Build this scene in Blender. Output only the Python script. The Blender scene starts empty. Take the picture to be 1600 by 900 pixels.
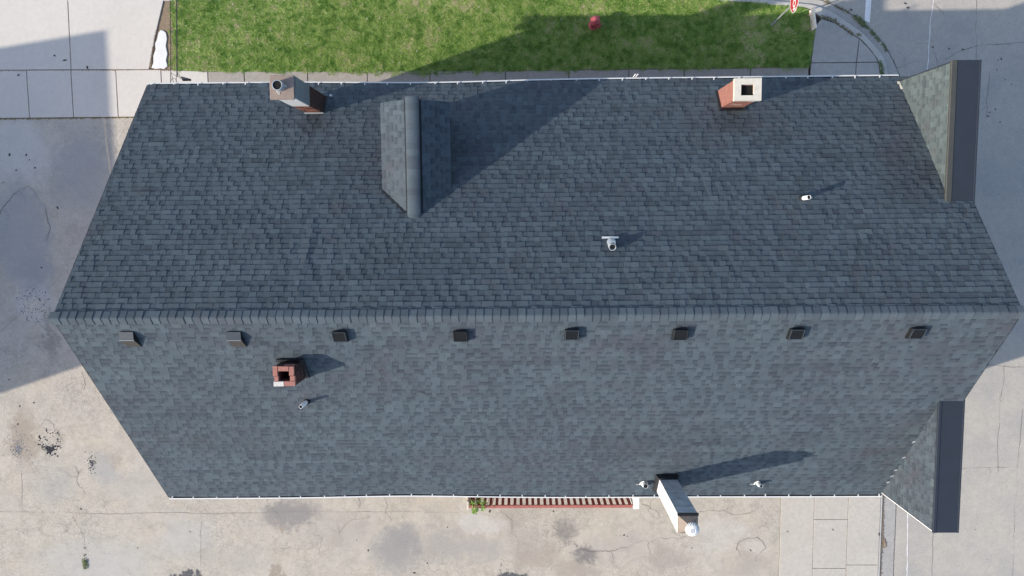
import bpy, math, random
import numpy as np
from mathutils import Matrix, Vector

R = random.Random(7)
NR = np.random.default_rng(11)
scene = bpy.context.scene
COL = scene.collection

# ------------------------------------------------------------------ camera, sky, sun, exposure
cam_data = bpy.data.cameras.new('camera')
cam = bpy.data.objects.new('camera', cam_data)
COL.objects.link(cam)
cam_data.sensor_width = 36.0
cam_data.lens = 36.0 * 1155.43 / 1600.0
cam_data.clip_end = 2000.0
cam.matrix_world = Matrix.Translation((-0.2374, 2.1561, 28.6117)) @ Matrix((
    (0.99987501, 0.00714775, 0.01410226),
    (-0.00840435, 0.9958008, 0.09115994),
    (-0.01339146, -0.09126706, 0.99573641))).to_4x4()
scene.camera = cam

TO_SUN = Vector((-1.58, -0.52, 1.0)).normalized()
world = bpy.data.worlds.new('World')
scene.world = world
world.use_nodes = True
wn = world.node_tree
wn.nodes.clear()
sky = wn.nodes.new('ShaderNodeTexSky')
sky.sky_type = 'NISHITA'
sky.sun_disc = False
sky.sun_elevation = math.asin(TO_SUN.z)
sky.sun_rotation = math.atan2(TO_SUN.x, TO_SUN.y)
bg = wn.nodes.new('ShaderNodeBackground')
bg.inputs['Strength'].default_value = 0.15
wout = wn.nodes.new('ShaderNodeOutputWorld')
wn.links.new(sky.outputs[0], bg.inputs[0])
wn.links.new(bg.outputs[0], wout.inputs[0])

sun_data = bpy.data.lights.new('sun', 'SUN')
sun_data.energy = 3.05
sun_data.angle = math.radians(0.6)
sun_data.color = (1.0, 0.915, 0.79)
sun = bpy.data.objects.new('sun', sun_data)
sun.rotation_euler = TO_SUN.to_track_quat('Z', 'Y').to_euler()
sun.location = (-40, -12, 40)
COL.objects.link(sun)

scene.view_settings.view_transform = 'Standard'
scene.view_settings.look = 'None'
scene.view_settings.gamma = 1.0
scene.view_settings.use_curve_mapping = False
scene.view_settings.exposure = 0.73

# ------------------------------------------------------------------ helpers
def link(o, parent=None):
    COL.objects.link(o)
    if parent is not None:
        o.parent = parent
    return o

def tag(o, label=None, cat=None, group=None, kind=None):
    if label: o['label'] = label
    if cat: o['category'] = cat
    if group: o['group'] = group
    if kind: o['kind'] = kind
    return o

def empty(name, loc=(0, 0, 0), rz=0.0):
    o = bpy.data.objects.new(name, None)
    o.empty_display_size = 0.2
    o.location = loc
    o.rotation_euler = (0, 0, rz)
    return link(o)

def mk(name, verts, faces, mat, parent=None, smooth=False, attrs=None, loc=None):
    me = bpy.data.meshes.new(name)
    me.from_pydata([tuple(v) for v in verts], [], faces)
    me.materials.append(mat)
    if attrs:
        for k, vals in attrs.items():
            a = me.attributes.new(k, 'FLOAT', 'FACE')
            a.data.foreach_set('value', np.asarray(vals, dtype=np.float32))
    if smooth:
        me.polygons.foreach_set('use_smooth', [True] * len(me.polygons))
    me.update()
    o = bpy.data.objects.new(name, me)
    if loc is not None:
        o.location = loc
    return link(o, parent)

class MB:
    """collects simple solids into one mesh"""
    def __init__(self):
        self.v = []; self.f = []
    def add(self, vs, fs):
        b = len(self.v)
        self.v += [tuple(v) for v in vs]
        self.f += [tuple(i + b for i in f) for f in fs]
        return self
    def box(self, x0, x1, y0, y1, z0, z1, bev=0.0):
        if bev <= 0:
            vs = [(x0,y0,z0),(x1,y0,z0),(x1,y1,z0),(x0,y1,z0),(x0,y0,z1),(x1,y0,z1),(x1,y1,z1),(x0,y1,z1)]
            return self.add(vs, [(3,2,1,0),(4,5,6,7),(0,1,5,4),(1,2,6,5),(2,3,7,6),(3,0,4,7)])
        b = bev
        vs = [(x0,y0,z0),(x1,y0,z0),(x1,y1,z0),(x0,y1,z0),
              (x0,y0,z1-b),(x1,y0,z1-b),(x1,y1,z1-b),(x0,y1,z1-b),
              (x0+b,y0+b,z1),(x1-b,y0+b,z1),(x1-b,y1-b,z1),(x0+b,y1-b,z1)]
        fs = [(3,2,1,0),(8,9,10,11)]
        for i in range(4):
            j = (i + 1) % 4
            fs += [(i, j, j+4, i+4), (i+4, j+4, j+8, i+8)]
        return self.add(vs, fs)
    def lathe(self, c, prof, n=20, axis=None, cap0=True, cap1=True):
        """prof: list of (r, h) along axis from point c"""
        ax = Vector(axis or (0, 0, 1)).normalized()
        u = ax.orthogonal().normalized(); w = ax.cross(u)
        c = Vector(c); vs = []; fs = []
        for r, h in prof:
            for k in range(n):
                t = 2 * math.pi * k / n
                vs.append(c + ax * h + (u * math.cos(t) + w * math.sin(t)) * r)
        for i in range(len(prof) - 1):
            for k in range(n):
                k2 = (k + 1) % n
                fs.append((i*n+k, i*n+k2, (i+1)*n+k2, (i+1)*n+k))
        if cap0: fs.append(tuple(reversed(range(n))))
        if cap1: fs.append(tuple((len(prof)-1)*n + k for k in range(n)))
        return self.add(vs, fs)
    def tube(self, pts, r, n=8):
        pts = [Vector(p) for p in pts]
        vs = []; fs = []
        for i, p in enumerate(pts):
            d = (pts[min(i+1, len(pts)-1)] - pts[max(i-1, 0)]).normalized()
            u = d.cross(Vector((0.13, 0.31, 0.94))).normalized(); w = d.cross(u)
            rr = r[i] if isinstance(r, (list, tuple)) else r
            for k in range(n):
                t = 2 * math.pi * k / n
                vs.append(p + (u * math.cos(t) + w * math.sin(t)) * rr)
        for i in range(len(pts) - 1):
            for k in range(n):
                k2 = (k + 1) % n
                fs.append((i*n+k, i*n+k2, (i+1)*n+k2, (i+1)*n+k))
        fs.append(tuple(reversed(range(n)))); fs.append(tuple((len(pts)-1)*n + k for k in range(n)))
        return self.add(vs, fs)
    def prism(self, poly, z0, z1):
        n = len(poly)
        vs = [(x, y, z0) for x, y in poly] + [(x, y, z1) for x, y in poly]
        fs = [tuple(reversed(range(n))), tuple(range(n, 2*n))]
        fs += [(i, (i+1) % n, n + (i+1) % n, n + i) for i in range(n)]
        return self.add(vs, fs)
    def build(self, name, mat, parent=None, smooth=False, loc=None):
        return mk(name, self.v, self.f, mat, parent, smooth, None, loc)

# ------------------------------------------------------------------ materials
def new_mat(name):
    m = bpy.data.materials.new(name); m.use_nodes = True
    nt = m.node_tree
    b = nt.nodes['Principled BSDF']
    return m, nt, b

def nd(nt, typ, **kw):
    n = nt.nodes.new(typ)
    for k, v in kw.items():
        setattr(n, k, v)
    return n

def math_n(nt, op, a, b=None, c=None, clamp=False):
    n = nd(nt, 'ShaderNodeMath', operation=op, use_clamp=clamp)
    for i, v in enumerate((a, b, c)):
        if v is None: continue
        if isinstance(v, (int, float)): n.inputs[i].default_value = v
        else: nt.links.new(v, n.inputs[i])
    return n.outputs[0]

def mix_c(nt, fac, a, b, blend='MIX'):
    n = nd(nt, 'ShaderNodeMix', data_type='RGBA', blend_type=blend)
    for sock, v in ((n.inputs[0], fac), (n.inputs[6], a), (n.inputs[7], b)):
        if isinstance(v, (int, float)): sock.default_value = v
        elif isinstance(v, tuple): sock.default_value = (*v[:3], 1.0)
        else: nt.links.new(v, sock)
    return n.outputs[2]

def noise(nt, vec, scale, detail=4.0, rough=0.55, dist=0.0):
    n = nd(nt, 'ShaderNodeTexNoise')
    n.inputs['Scale'].default_value = scale
    n.inputs['Detail'].default_value = detail
    n.inputs['Roughness'].default_value = rough
    n.inputs['Distortion'].default_value = dist
    nt.links.new(vec, n.inputs['Vector'])
    return n.outputs['Fac']

def ramp(nt, fac, stops):
    n = nd(nt, 'ShaderNodeValToRGB')
    el = n.color_ramp.elements
    while len(el) < len(stops): el.new(0.5)
    for e, (p, c) in zip(el, stops):
        e.position = p
        e.color = (*c, 1.0) if isinstance(c, tuple) else (c, c, c, 1.0)
    nt.links.new(fac, n.inputs[0])
    return n.outputs[0]

def geo_pos(nt):
    return nd(nt, 'ShaderNodeNewGeometry').outputs['Position']

def bump(nt, b, height, strength, dist=0.01):
    n = nd(nt, 'ShaderNodeBump')
    n.inputs['Strength'].default_value = strength
    n.inputs['Distance'].default_value = dist
    nt.links.new(height, n.inputs['Height'])
    nt.links.new(n.outputs[0], b.inputs['Normal'])

def simple(name, color, rough=0.7, metal=0.0, var=0.18, scale=6.0, spec=0.4, fine=60.0):
    m, nt, b = new_mat(name)
    p = geo_pos(nt)
    a = noise(nt, p, scale, 5.0, 0.6)
    f = noise(nt, p, fine, 3.0, 0.6)
    s = math_n(nt, 'ADD', math_n(nt, 'MULTIPLY', a, 0.7), math_n(nt, 'MULTIPLY', f, 0.3))
    lo = tuple(c * (1 - var) for c in color); hi = tuple(min(1.0, c * (1 + var)) for c in color)
    c = ramp(nt, s, [(0.3, lo), (0.7, hi)])
    nt.links.new(c, b.inputs['Base Color'])
    b.inputs['Roughness'].default_value = rough
    b.inputs['Metallic'].default_value = metal
    b.inputs['Specular IOR Level'].default_value = spec
    bump(nt, b, f, 0.15, 0.004)
    return m

def shingle_mat(name, use_object_random=False, gain=1.0, tint=None):
    m, nt, b = new_mat(name)
    p = geo_pos(nt)
    if use_object_random:
        tone = math_n(nt, 'ADD', math_n(nt, 'MULTIPLY', nd(nt, 'ShaderNodeObjectInfo').outputs['Random'], .42), .27)
        band = None
    else:
        tone = nd(nt, 'ShaderNodeAttribute', attribute_name='tone').outputs['Fac']
        band = nd(nt, 'ShaderNodeAttribute', attribute_name='band').outputs['Fac']
    g = gain
    c = ramp(nt, tone, [(0.0, (.046*g, .057*g, .071*g)), (0.5, (.0685*g, .0875*g, .1035*g)), (1.0, (.088*g, .112*g, .127*g))])
    big = noise(nt, p, 0.5, 4.0, 0.6, 0.3)
    mid = noise(nt, p, 2.6, 3.0, 0.6)
    pur = math_n(nt, 'MULTIPLY', ramp(nt, big, [(0.46, 0.0), (0.66, 1.0)]), ramp(nt, mid, [(0.42, 0.0), (0.60, 1.0)]))
    c = mix_c(nt, math_n(nt, 'MULTIPLY', pur, .75), c, (.068*g, .072*g, .086*g))
    gr = noise(nt, p, 55.0, 4.0, 0.75)
    c = mix_c(nt, 1.0, c, ramp(nt, gr, [(0.25, .66), (0.75, 1.34)]), 'MULTIPLY')
    st = noise(nt, p, 2.2, 4.0, 0.6)
    c = mix_c(nt, 1.0, c, ramp(nt, st, [(0.3, .90), (0.7, 1.10)]), 'MULTIPLY')
    if not use_object_random:
        sx = nd(nt, 'ShaderNodeSeparateXYZ'); nt.links.new(p, sx.inputs[0])
        wb = math_n(nt, 'MULTIPLY', math_n(nt, 'SUBTRACT', noise(nt, p, 1.8, 5.0, .65), .5), 1.2)
        for (cx, cy, rx, ry, am) in ((-5.9, 4.85, .55, .35, .45), (5.6, 4.75, .8, .55, .32), (-3.2, 1.4, 1.6, .7, .18), (9.6, 3.3, .7, 1.0, .30), (-8.5, -3.5, 2.0, 1.0, .12), (2.6, -4.0, 1.6, .6, .14), (-6.5, -2.2, .5, 1.4, .12), (6.8, 3.0, .22, .5, .2)):
            dx = math_n(nt, 'DIVIDE', math_n(nt, 'ADD', math_n(nt, 'SUBTRACT', sx.outputs[0], cx), wb), rx)
            dy = math_n(nt, 'DIVIDE', math_n(nt, 'ADD', math_n(nt, 'SUBTRACT', sx.outputs[1], cy), wb), ry)
            d2 = math_n(nt, 'ADD', math_n(nt, 'MULTIPLY', dx, dx), math_n(nt, 'MULTIPLY', dy, dy))
            c = mix_c(nt, math_n(nt, 'MULTIPLY', ramp(nt, d2, [(0.1, 1.0), (1.0, 0.0)]), am), c, (.036*g, .036*g, .040*g))
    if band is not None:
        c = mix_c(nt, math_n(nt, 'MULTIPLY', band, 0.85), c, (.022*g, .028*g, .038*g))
    if tint: c = mix_c(nt, 1.0, c, tint, 'MULTIPLY')
    nt.links.new(c, b.inputs['Base Color'])
    b.inputs['Roughness'].default_value = 0.88
    b.inputs['Specular IOR Level'].default_value = 0.25
    bump(nt, b, gr, 0.35, 0.004)
    return m

M = {}
M['shingle'] = shingle_mat('slate_blue_shingles')
M['shingle_faded'] = shingle_mat('weathered_shingles', False, 1.0, (1.42, 1.40, 1.20))
M['ridge'] = shingle_mat('ridge_shingles', True, 1.08)
M['deck'] = simple('roof_deck_felt', (.035, .038, .042), 0.9)
M['gutter'] = simple('white_gutter', (.64, .64, .63), 0.45, var=.06, scale=3)
M['gutter_in'] = simple('gutter_inside', (.03, .03, .03), 0.8, var=.4)
M['wall'] = simple('brick_wall_far', (.26, .13, .10), 0.9)
M['membrane'] = simple('dark_membrane', (.021, .028, .041), 0.75, var=.10, scale=2.5)
M['olive'] = simple('olive_metal_edge', (.060, .060, .052), 0.55, var=.15)
M['darkmetal'] = simple('dark_metal', (.012, .013, .015), 0.5, 0.0, var=.3)
M['flash'] = simple('black_flashing', (.02, .021, .024), 0.6, var=.3)
M['galv'] = simple('galvanised', (.34, .365, .385), 0.5, 0.15, var=.22, scale=4)
M['galv_light'] = simple('pale_galvanised', (.50, .51, .51), 0.5, 0.1, var=.15, scale=8)
M['duct_metal'] = simple('dull_duct_metal', (.52, .55, .565), 0.55, 0.0, var=.38, scale=3.2)
M['whitemetal'] = simple('white_painted_metal', (.74, .74, .72), 0.5, var=.06)
M['pvc'] = simple('white_pvc', (.88, .88, .86), 0.4, var=.05)
M['siding_eave_shade'] = simple('siding_eave_shade', (.040, .046, .055), 0.8, var=.2)
M['black'] = simple('black_inside', (.006, .006, .006), 0.9)
M['capbrown'] = simple('brown_metal_cap', (.27, .205, .165), 0.6, 0.1, var=.16, scale=7)
M['capstone'] = simple('pale_chimney_crown', (.62, .57, .48), 0.9, var=.12, scale=9)
M['siding'] = simple('pale_siding', (.62, .62, .60), 0.6, var=.07)
M['shade_grey'] = simple('siding_shade_grey', (.17, .205, .23), 0.5, 0.1, var=.12)  # siding with north and east shade painted in; also the grey vent lip
M['brick_shade'] = simple('shaded_brick', (.040, .020, .018), 0.9, var=.5, scale=18)  # brick for faces turned from the sun, shade painted into the colour
M['brick_red'] = simple('red_brick', (.33, .135, .095), 0.9, var=.3, scale=16)
M['brick_pink'] = simple('pink_red_brick', (.35, .155, .12), 0.9, var=.22, scale=16)
M['brick_dark'] = simple('dark_brick', (.105, .048, .038), 0.9, var=.35, scale=16)
M['brick_white'] = simple('whitened_brick', (.60, .56, .50), 0.9, var=.15, scale=14)
M['mortar'] = simple('mortar', (.36, .30, .26), 0.95, var=.2, scale=20)
M['rust'] = simple('rusty_metal', (.26, .205, .165), 0.75, 0.2, var=.28, scale=5)
M['hood_top'] = simple('vent_blue_grey', (.034, .046, .060), 0.45, 0.0, var=.18)
M['hood_front'] = simple('vent_brown', (.048, .043, .038), 0.6, 0.0, var=.2)
M['hood_glassy'] = simple('vent_top_dark', (.009, .010, .012), 0.6, 0.0, var=.2, spec=.15)
M['red_paint'] = simple('dark_red_paint', (.20, .028, .022), 0.55, var=.18)
M['red_rail'] = simple('weathered_red_rail', (.40, .14, .115), 0.75, var=.3, scale=9)
M['white_post'] = simple('white_post', (.80, .79, .76), 0.6, var=.06)
M['hydrant'] = simple('faded_red_hydrant', (.43, .085, .10), 0.6, var=.45, scale=14)
M['sign_red'] = simple('sign_red', (.40, .032, .040), 0.45, var=.08)
M['sign_white'] = simple('sign_white', (.82, .80, .76), 0.5, var=.06)
M['sign_mark'] = simple('sign_marks', (.26, .17, .13), 0.7, var=.2)
M['sign_edge'] = simple('rusty_sign_edge', (.25, .09, .06), 0.8)
M['wire'] = simple('black_wire', (.03, .03, .032), 0.6)
M['crack'] = simple('crack_dark', (.115, .105, .095), 0.95, var=.3)
M['crack_thin'] = simple('crack_faint', (.24, .215, .19), 0.95, var=.3)
M['joint'] = simple('joint_fill', (.19, .16, .13), 0.95, var=.35, scale=5)
M['dirt'] = simple('brown_dirt', (.25, .185, .125), 0.95, var=.35, scale=12)
M['paint_white'] = simple('road_paint', (.80, .79, .77), 0.7, var=.12, scale=9)
M['tan_paint'] = simple('faded_tan_paint', (.56, .475, .36), 0.85, var=.15, scale=8)
M['speck'] = simple('dark_litter', (.06, .055, .05), 0.9, var=.3)
M['gravel'] = simple('grey_gravel', (.23, .24, .26), 0.95, var=.5, scale=25)
M['asph_chunk'] = simple('black_asphalt', (.045, .045, .05), 0.95, var=.4, scale=25)
M['weed'] = simple('weed_green', (.13, .165, .060), 0.8, var=.4, scale=30)
M['weed_dry'] = simple('weed_dry', (.20, .165, .085), 0.9, var=.4, scale=30)
M['leaf'] = simple('bright_leaf', (.20, .34, .06), 0.6, var=.35, scale=20)
M['flower'] = simple('clover_white', (.75, .75, .68), 0.8)
M['trim_white'] = simple('white_trim', (.80, .79, .77), 0.5, var=.05)
M['flash_pale'] = simple('pale_flashing', (.62, .57, .48), 0.6, var=.2, scale=20)
M['tan_roof'] = simple('tan_flat_roof', (.34, .31, .27), 0.9)
M['glass'] = simple('window_glass', (.03, .035, .045), 0.12, var=.1, spec=.6)

def concrete(name, base, var=0.10, blotch=0.25, stain_col=None, seedoff=0.0, crackle=0.0, speck=0.25):
    m, nt, b = new_mat(name)
    p = geo_pos(nt)
    mp = nd(nt, 'ShaderNodeMapping'); mp.inputs['Location'].default_value = (seedoff, seedoff * .7, 0)
    nt.links.new(p, mp.inputs[0]); v = mp.outputs[0]
    n1 = noise(nt, v, 0.55, 6.0, 0.62, 0.4)
    n2 = noise(nt, v, 5.5, 5.0, 0.65)
    n3 = noise(nt, v, 38.0, 3.0, 0.7)
    c = ramp(nt, n2, [(0.28, tuple(x*(1-var) for x in base)), (0.72, tuple(min(1, x*(1+var)) for x in base))])
    sc = stain_col or tuple(x*.72 for x in base)
    c = mix_c(nt, ramp(nt, n1, [(0.45, 0.0), (0.68, blotch)]), c, sc)
    c = mix_c(nt, 1.0, c, ramp(nt, n3, [(0.3, 1.0 - speck), (0.65, 1.0 + speck*.45)]), 'MULTIPLY')
    if crackle > 0:
        wob = noise(nt, v, 3.0, 4.0, 0.6)
        vv = nd(nt, 'ShaderNodeVectorMath', operation='ADD')
        nt.links.new(v, vv.inputs[0]); 
        cmb = nd(nt, 'ShaderNodeCombineXYZ'); nt.links.new(math_n(nt, 'MULTIPLY', wob, .25), cmb.inputs[0]); nt.links.new(math_n(nt, 'MULTIPLY', wob, -.2), cmb.inputs[1])
        nt.links.new(cmb.outputs[0], vv.inputs[1])
        zx = nd(nt, 'ShaderNodeSeparateXYZ'); nt.links.new(p, zx.inputs[0])
        west = ramp(nt, math_n(nt, 'ADD', math_n(nt, 'MULTIPLY', zx.outputs[0], -.2), -2.9), [(0.0, 0.0), (0.35, .9)])
        zone = math_n(nt, 'MAXIMUM', ramp(nt, noise(nt, v, 0.33, 3.0, 0.5), [(0.40, 0.10), (0.60, 1.0)]), math_n(nt, 'MULTIPLY', west, noise(nt, v, .9, 3.0, .5)))
        for sc_, wd, am in ((3.6, .034, 1.0), (8.5, .075, .85)):
            vo = nd(nt, 'ShaderNodeTexVoronoi', feature='DISTANCE_TO_EDGE'); vo.inputs['Scale'].default_value = sc_
            nt.links.new(vv.outputs[0], vo.inputs['Vector'])
            line = ramp(nt, vo.outputs['Distance'], [(0.0, 1.0), (wd, 0.0)])
            c = mix_c(nt, math_n(nt, 'MULTIPLY', math_n(nt, 'MULTIPLY', line, zone), crackle * am), c, tuple(x*.40 for x in base))
        mott = noise(nt, v, 1.7, 6.0, 0.7, 0.6)
        c = mix_c(nt, 1.0, c, ramp(nt, mott, [(0.30, .82), (0.52, 1.0), (0.72, 1.10)]), 'MULTIPLY')
        warm = noise(nt, v, 0.8, 4.0, 0.6)
        c = mix_c(nt, ramp(nt, warm, [(0.50, 0.0), (0.70, .30)]), c, (.50, .42, .31))
    nt.links.new(c, b.inputs['Base Color'])
    b.inputs['Roughness'].default_value = 0.92
    b.inputs['Specular IOR Level'].default_value = 0.2
    bump(nt, b, math_n(nt, 'ADD', n2, n3), 0.25, 0.006)
    return m, nt, b, c

M['conc_bright'] = concrete('bright_concrete', (.60, .557, .498), .05, .14, speck=.10)[0]
M['conc_brown'] = concrete('weathered_concrete', (.36, .325, .285), .12, .3, speck=.25, seedoff=3)[0]
M['conc_pad'] = concrete('pavement_concrete', (.44, .415, .38), .09, .25, speck=.18, seedoff=9)[0]
M['conc_pale'] = concrete('pale_slab_concrete', (.505, .465, .405), .08, .35, (.42, .385, .335), speck=.26, seedoff=15)[0]
M['conc_kerb'] = concrete('kerb_concrete', (.52, .49, .445), .10, .3, speck=.2, seedoff=21)[0]
M['conc_gutter'] = concrete('gutter_concrete', (.45, .42, .38), .10, .4, speck=.24, seedoff=25)[0]
M['white_slab'] = concrete('white_patch', (.76, .75, .73), .06, .35, (.62, .58, .52), speck=.18, seedoff=30)[0]
M['street'] = concrete('street_concrete', (.445, .408, .355), .08, .55, (.33, .325, .315), speck=.26, seedoff=40)[0]
M['ground'] = concrete('far_ground', (.33, .32, .29), .15, .3, seedoff=50)[0]

def lot_material():
    m, nt, b, c = concrete('worn_lot', (.51, .462, .388), .08, .22, (.42, .40, .375), seedoff=60, crackle=.50, speck=.34)
    p = geo_pos(nt)
    sx = nd(nt, 'ShaderNodeSeparateXYZ'); nt.links.new(p, sx.inputs[0])
    w1 = noise(nt, p, 1.4, 5.0, 0.65); w2 = noise(nt, p, 0.9, 5.0, 0.65, 0.5)
    w3 = noise(nt, p, 5.5, 5.0, 0.7); fine = noise(nt, p, 16.0, 5.0, 0.75)
    wf = math_n(nt, 'MULTIPLY', math_n(nt, 'SUBTRACT', w3, .5), 1.0)
    def blotch(c, cx, cy, rx, ry, amt, col, soft=0.5, wob=1.7):  # soft-edged tint, for lot stains and for painted shadow arcs
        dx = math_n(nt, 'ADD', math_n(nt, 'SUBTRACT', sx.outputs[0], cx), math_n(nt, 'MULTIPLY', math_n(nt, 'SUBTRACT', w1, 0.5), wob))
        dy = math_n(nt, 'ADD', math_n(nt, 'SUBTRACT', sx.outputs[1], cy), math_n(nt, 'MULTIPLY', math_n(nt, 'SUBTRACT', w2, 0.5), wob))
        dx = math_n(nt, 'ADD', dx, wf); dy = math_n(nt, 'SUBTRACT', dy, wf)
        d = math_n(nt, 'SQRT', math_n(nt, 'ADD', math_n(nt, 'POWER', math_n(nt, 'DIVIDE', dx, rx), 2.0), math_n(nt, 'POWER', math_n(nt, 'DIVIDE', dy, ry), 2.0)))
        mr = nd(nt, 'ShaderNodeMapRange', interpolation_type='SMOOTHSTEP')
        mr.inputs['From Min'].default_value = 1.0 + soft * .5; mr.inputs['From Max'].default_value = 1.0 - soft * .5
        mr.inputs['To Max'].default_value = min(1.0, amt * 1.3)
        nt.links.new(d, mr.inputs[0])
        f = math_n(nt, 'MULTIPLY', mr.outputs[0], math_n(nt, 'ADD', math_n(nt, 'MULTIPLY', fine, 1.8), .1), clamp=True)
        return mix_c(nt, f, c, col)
    grey = (.33, .33, .325); dark = (.21, .195, .18); brown = (.33, .275, .22); pale = (.56, .54, .51); wash = (.44, .43, .41)
    # (x, y, rx, ry, amount, colour, softness)
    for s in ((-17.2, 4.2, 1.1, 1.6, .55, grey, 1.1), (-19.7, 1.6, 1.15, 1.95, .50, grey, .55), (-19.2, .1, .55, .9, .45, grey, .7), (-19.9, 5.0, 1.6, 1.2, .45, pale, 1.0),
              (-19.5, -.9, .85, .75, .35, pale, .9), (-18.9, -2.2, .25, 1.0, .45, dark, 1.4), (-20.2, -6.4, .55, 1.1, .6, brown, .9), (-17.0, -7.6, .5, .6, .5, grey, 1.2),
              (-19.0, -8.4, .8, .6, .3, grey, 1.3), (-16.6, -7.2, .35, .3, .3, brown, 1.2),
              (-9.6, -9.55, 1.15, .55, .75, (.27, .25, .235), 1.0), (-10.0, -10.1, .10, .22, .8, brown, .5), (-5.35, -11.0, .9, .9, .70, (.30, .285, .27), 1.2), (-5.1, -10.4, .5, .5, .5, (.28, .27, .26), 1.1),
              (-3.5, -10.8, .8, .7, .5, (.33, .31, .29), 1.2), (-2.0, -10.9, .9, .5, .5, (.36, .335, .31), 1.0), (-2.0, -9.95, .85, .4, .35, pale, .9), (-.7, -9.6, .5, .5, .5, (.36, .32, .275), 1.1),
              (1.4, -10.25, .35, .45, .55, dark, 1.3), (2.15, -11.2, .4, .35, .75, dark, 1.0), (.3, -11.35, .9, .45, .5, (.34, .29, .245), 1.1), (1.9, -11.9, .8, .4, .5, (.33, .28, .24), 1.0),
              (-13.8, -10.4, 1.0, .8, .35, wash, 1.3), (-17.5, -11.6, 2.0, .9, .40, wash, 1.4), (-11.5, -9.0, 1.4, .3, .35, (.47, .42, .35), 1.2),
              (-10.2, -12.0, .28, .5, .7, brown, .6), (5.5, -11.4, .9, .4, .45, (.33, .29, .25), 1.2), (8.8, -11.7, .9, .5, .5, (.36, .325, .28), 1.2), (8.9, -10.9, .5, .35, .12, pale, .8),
              (7.4, -10.4, 1.0, .7, .25, pale, 1.2), (-7.6, -10.2, 1.3, .8, .30, (.36, .335, .305), 1.3), (3.6, -10.9, 1.2, .5, .32, (.37, .335, .30), 1.3), (-.2, -10.6, .7, .5, .35, (.35, .32, .28), 1.2), (6.0, -9.3, 1.0, .35, .25, (.40, .36, .31), 1.2), (-15.8, -8.2, 1.2, .5, .28, (.40, .375, .34), 1.3), (-12.0, -11.4, 1.3, .5, .28, (.39, .36, .32), 1.3), (-.75, -12.1, .62, .26, .9, (.10, .10, .105), .35), (-13.95, -12.2, .70, .24, .9, (.10, .10, .105), .35)):  # last two: cast-shadow arcs painted into the lot colour
        c = blotch(c, *s)
    nt.links.new(c, b.inputs['Base Color'])
    return m
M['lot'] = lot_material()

def brick_face_mat():
    return M['brick_red']

def grass_mat(name, soil=False):
    m, nt, b = new_mat(name)
    p = geo_pos(nt)
    if soil:
        t = noise(nt, p, 7.0, 5.0, .7)
    else:
        t = nd(nt, 'ShaderNodeAttribute', attribute_name='tone').outputs['Fac']
    c = ramp(nt, t, [(0.0, (.075, .180, .026)), (0.35, (.205, .350, .068)), (0.62, (.335, .465, .115)), (0.86, (.44, .49, .18)), (1.0, (.56, .49, .30))])
    if soil:
        c = mix_c(nt, .35, c, (.17, .145, .08))
    nt.links.new(c, b.inputs['Base Color'])
    b.inputs['Roughness'].default_value = 0.75
    b.inputs['Specular IOR Level'].default_value = 0.2
    return m
M['soil'] = grass_mat('lawn_soil', True)
M['grass'] = grass_mat('grass_blades')

# ------------------------------------------------------------------ ground, street, kerb, pavement
def sheet(name, poly, z, mat, parent=None, kind='structure'):
    o = mk(name, [(x, y, z) for x, y in poly], [tuple(range(len(poly)))], mat, parent)
    if parent is None: o['kind'] = kind
    return o

sheet('ground', [(-600, -600), (600, -600), (600, 600), (-600, 600)], -0.30, M['ground'])

KB = [(-80, 10.75), (6.15, 10.44), (7.27, 10.27), (8.54, 10.18), (9.25, 10.08), (9.82, 10.05), (10.52, 9.95), (11.01, 9.62), (11.57, 9.40), (12.13, 9.02), (12.45, 8.84), (12.8, 8.51), (13.05, 8.2), (13.18, 8.0), (13.27, 7.5), (13.4, 6), (13.72, 2), (13.90, -4), (13.92, -80)]
KF = [(-80, 10.92), (6.15, 10.60), (7.27, 10.42), (8.54, 10.32), (9.27, 10.24), (9.87, 10.18), (10.75, 10.06), (11.4, 9.80), (12.01, 9.42), (12.54, 9.05), (12.75, 8.85), (12.96, 8.64), (13.34, 8.2), (13.46, 7.93), (13.56, 7.46), (13.68, 6), (13.86, 2), (13.985, -4), (13.985, -80)]
KG = [(-80, 11.5), (6.15, 11.1), (7.27, 10.95), (8.54, 10.8), (9.4, 10.6), (10.0, 10.5), (10.62, 10.39), (11.34, 10.15), (11.9, 9.89), (12.43, 9.56), (12.88, 9.18), (13.32, 8.74), (13.67, 8.23), (13.9, 7.79), (14.06, 7.34), (14.25, 6), (14.5, 2), (14.56, -4), (14.56, -80)]
STREET_Z = -0.10
def smooth_line(pts, n=6):
    """Catmull-Rom through pts"""
    out = []
    for i in range(len(pts) - 1):
        p0, p1, p2, p3 = (Vector(pts[max(i-1, 0)]), Vector(pts[i]), Vector(pts[i+1]), Vector(pts[min(i+2, len(pts)-1)]))
        if (p2 - p1).length > 6:
            out.append(p1); continue
        for k in range(n):
            t = k / n
            out.append(0.5 * ((2*p1) + (p2-p0)*t + (2*p0-5*p1+4*p2-p3)*t*t + (3*p1-p0-3*p2+p3)*t**3))
    out.append(Vector(pts[-1]))
    return [(p.x, p.y) for p in out]
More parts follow.
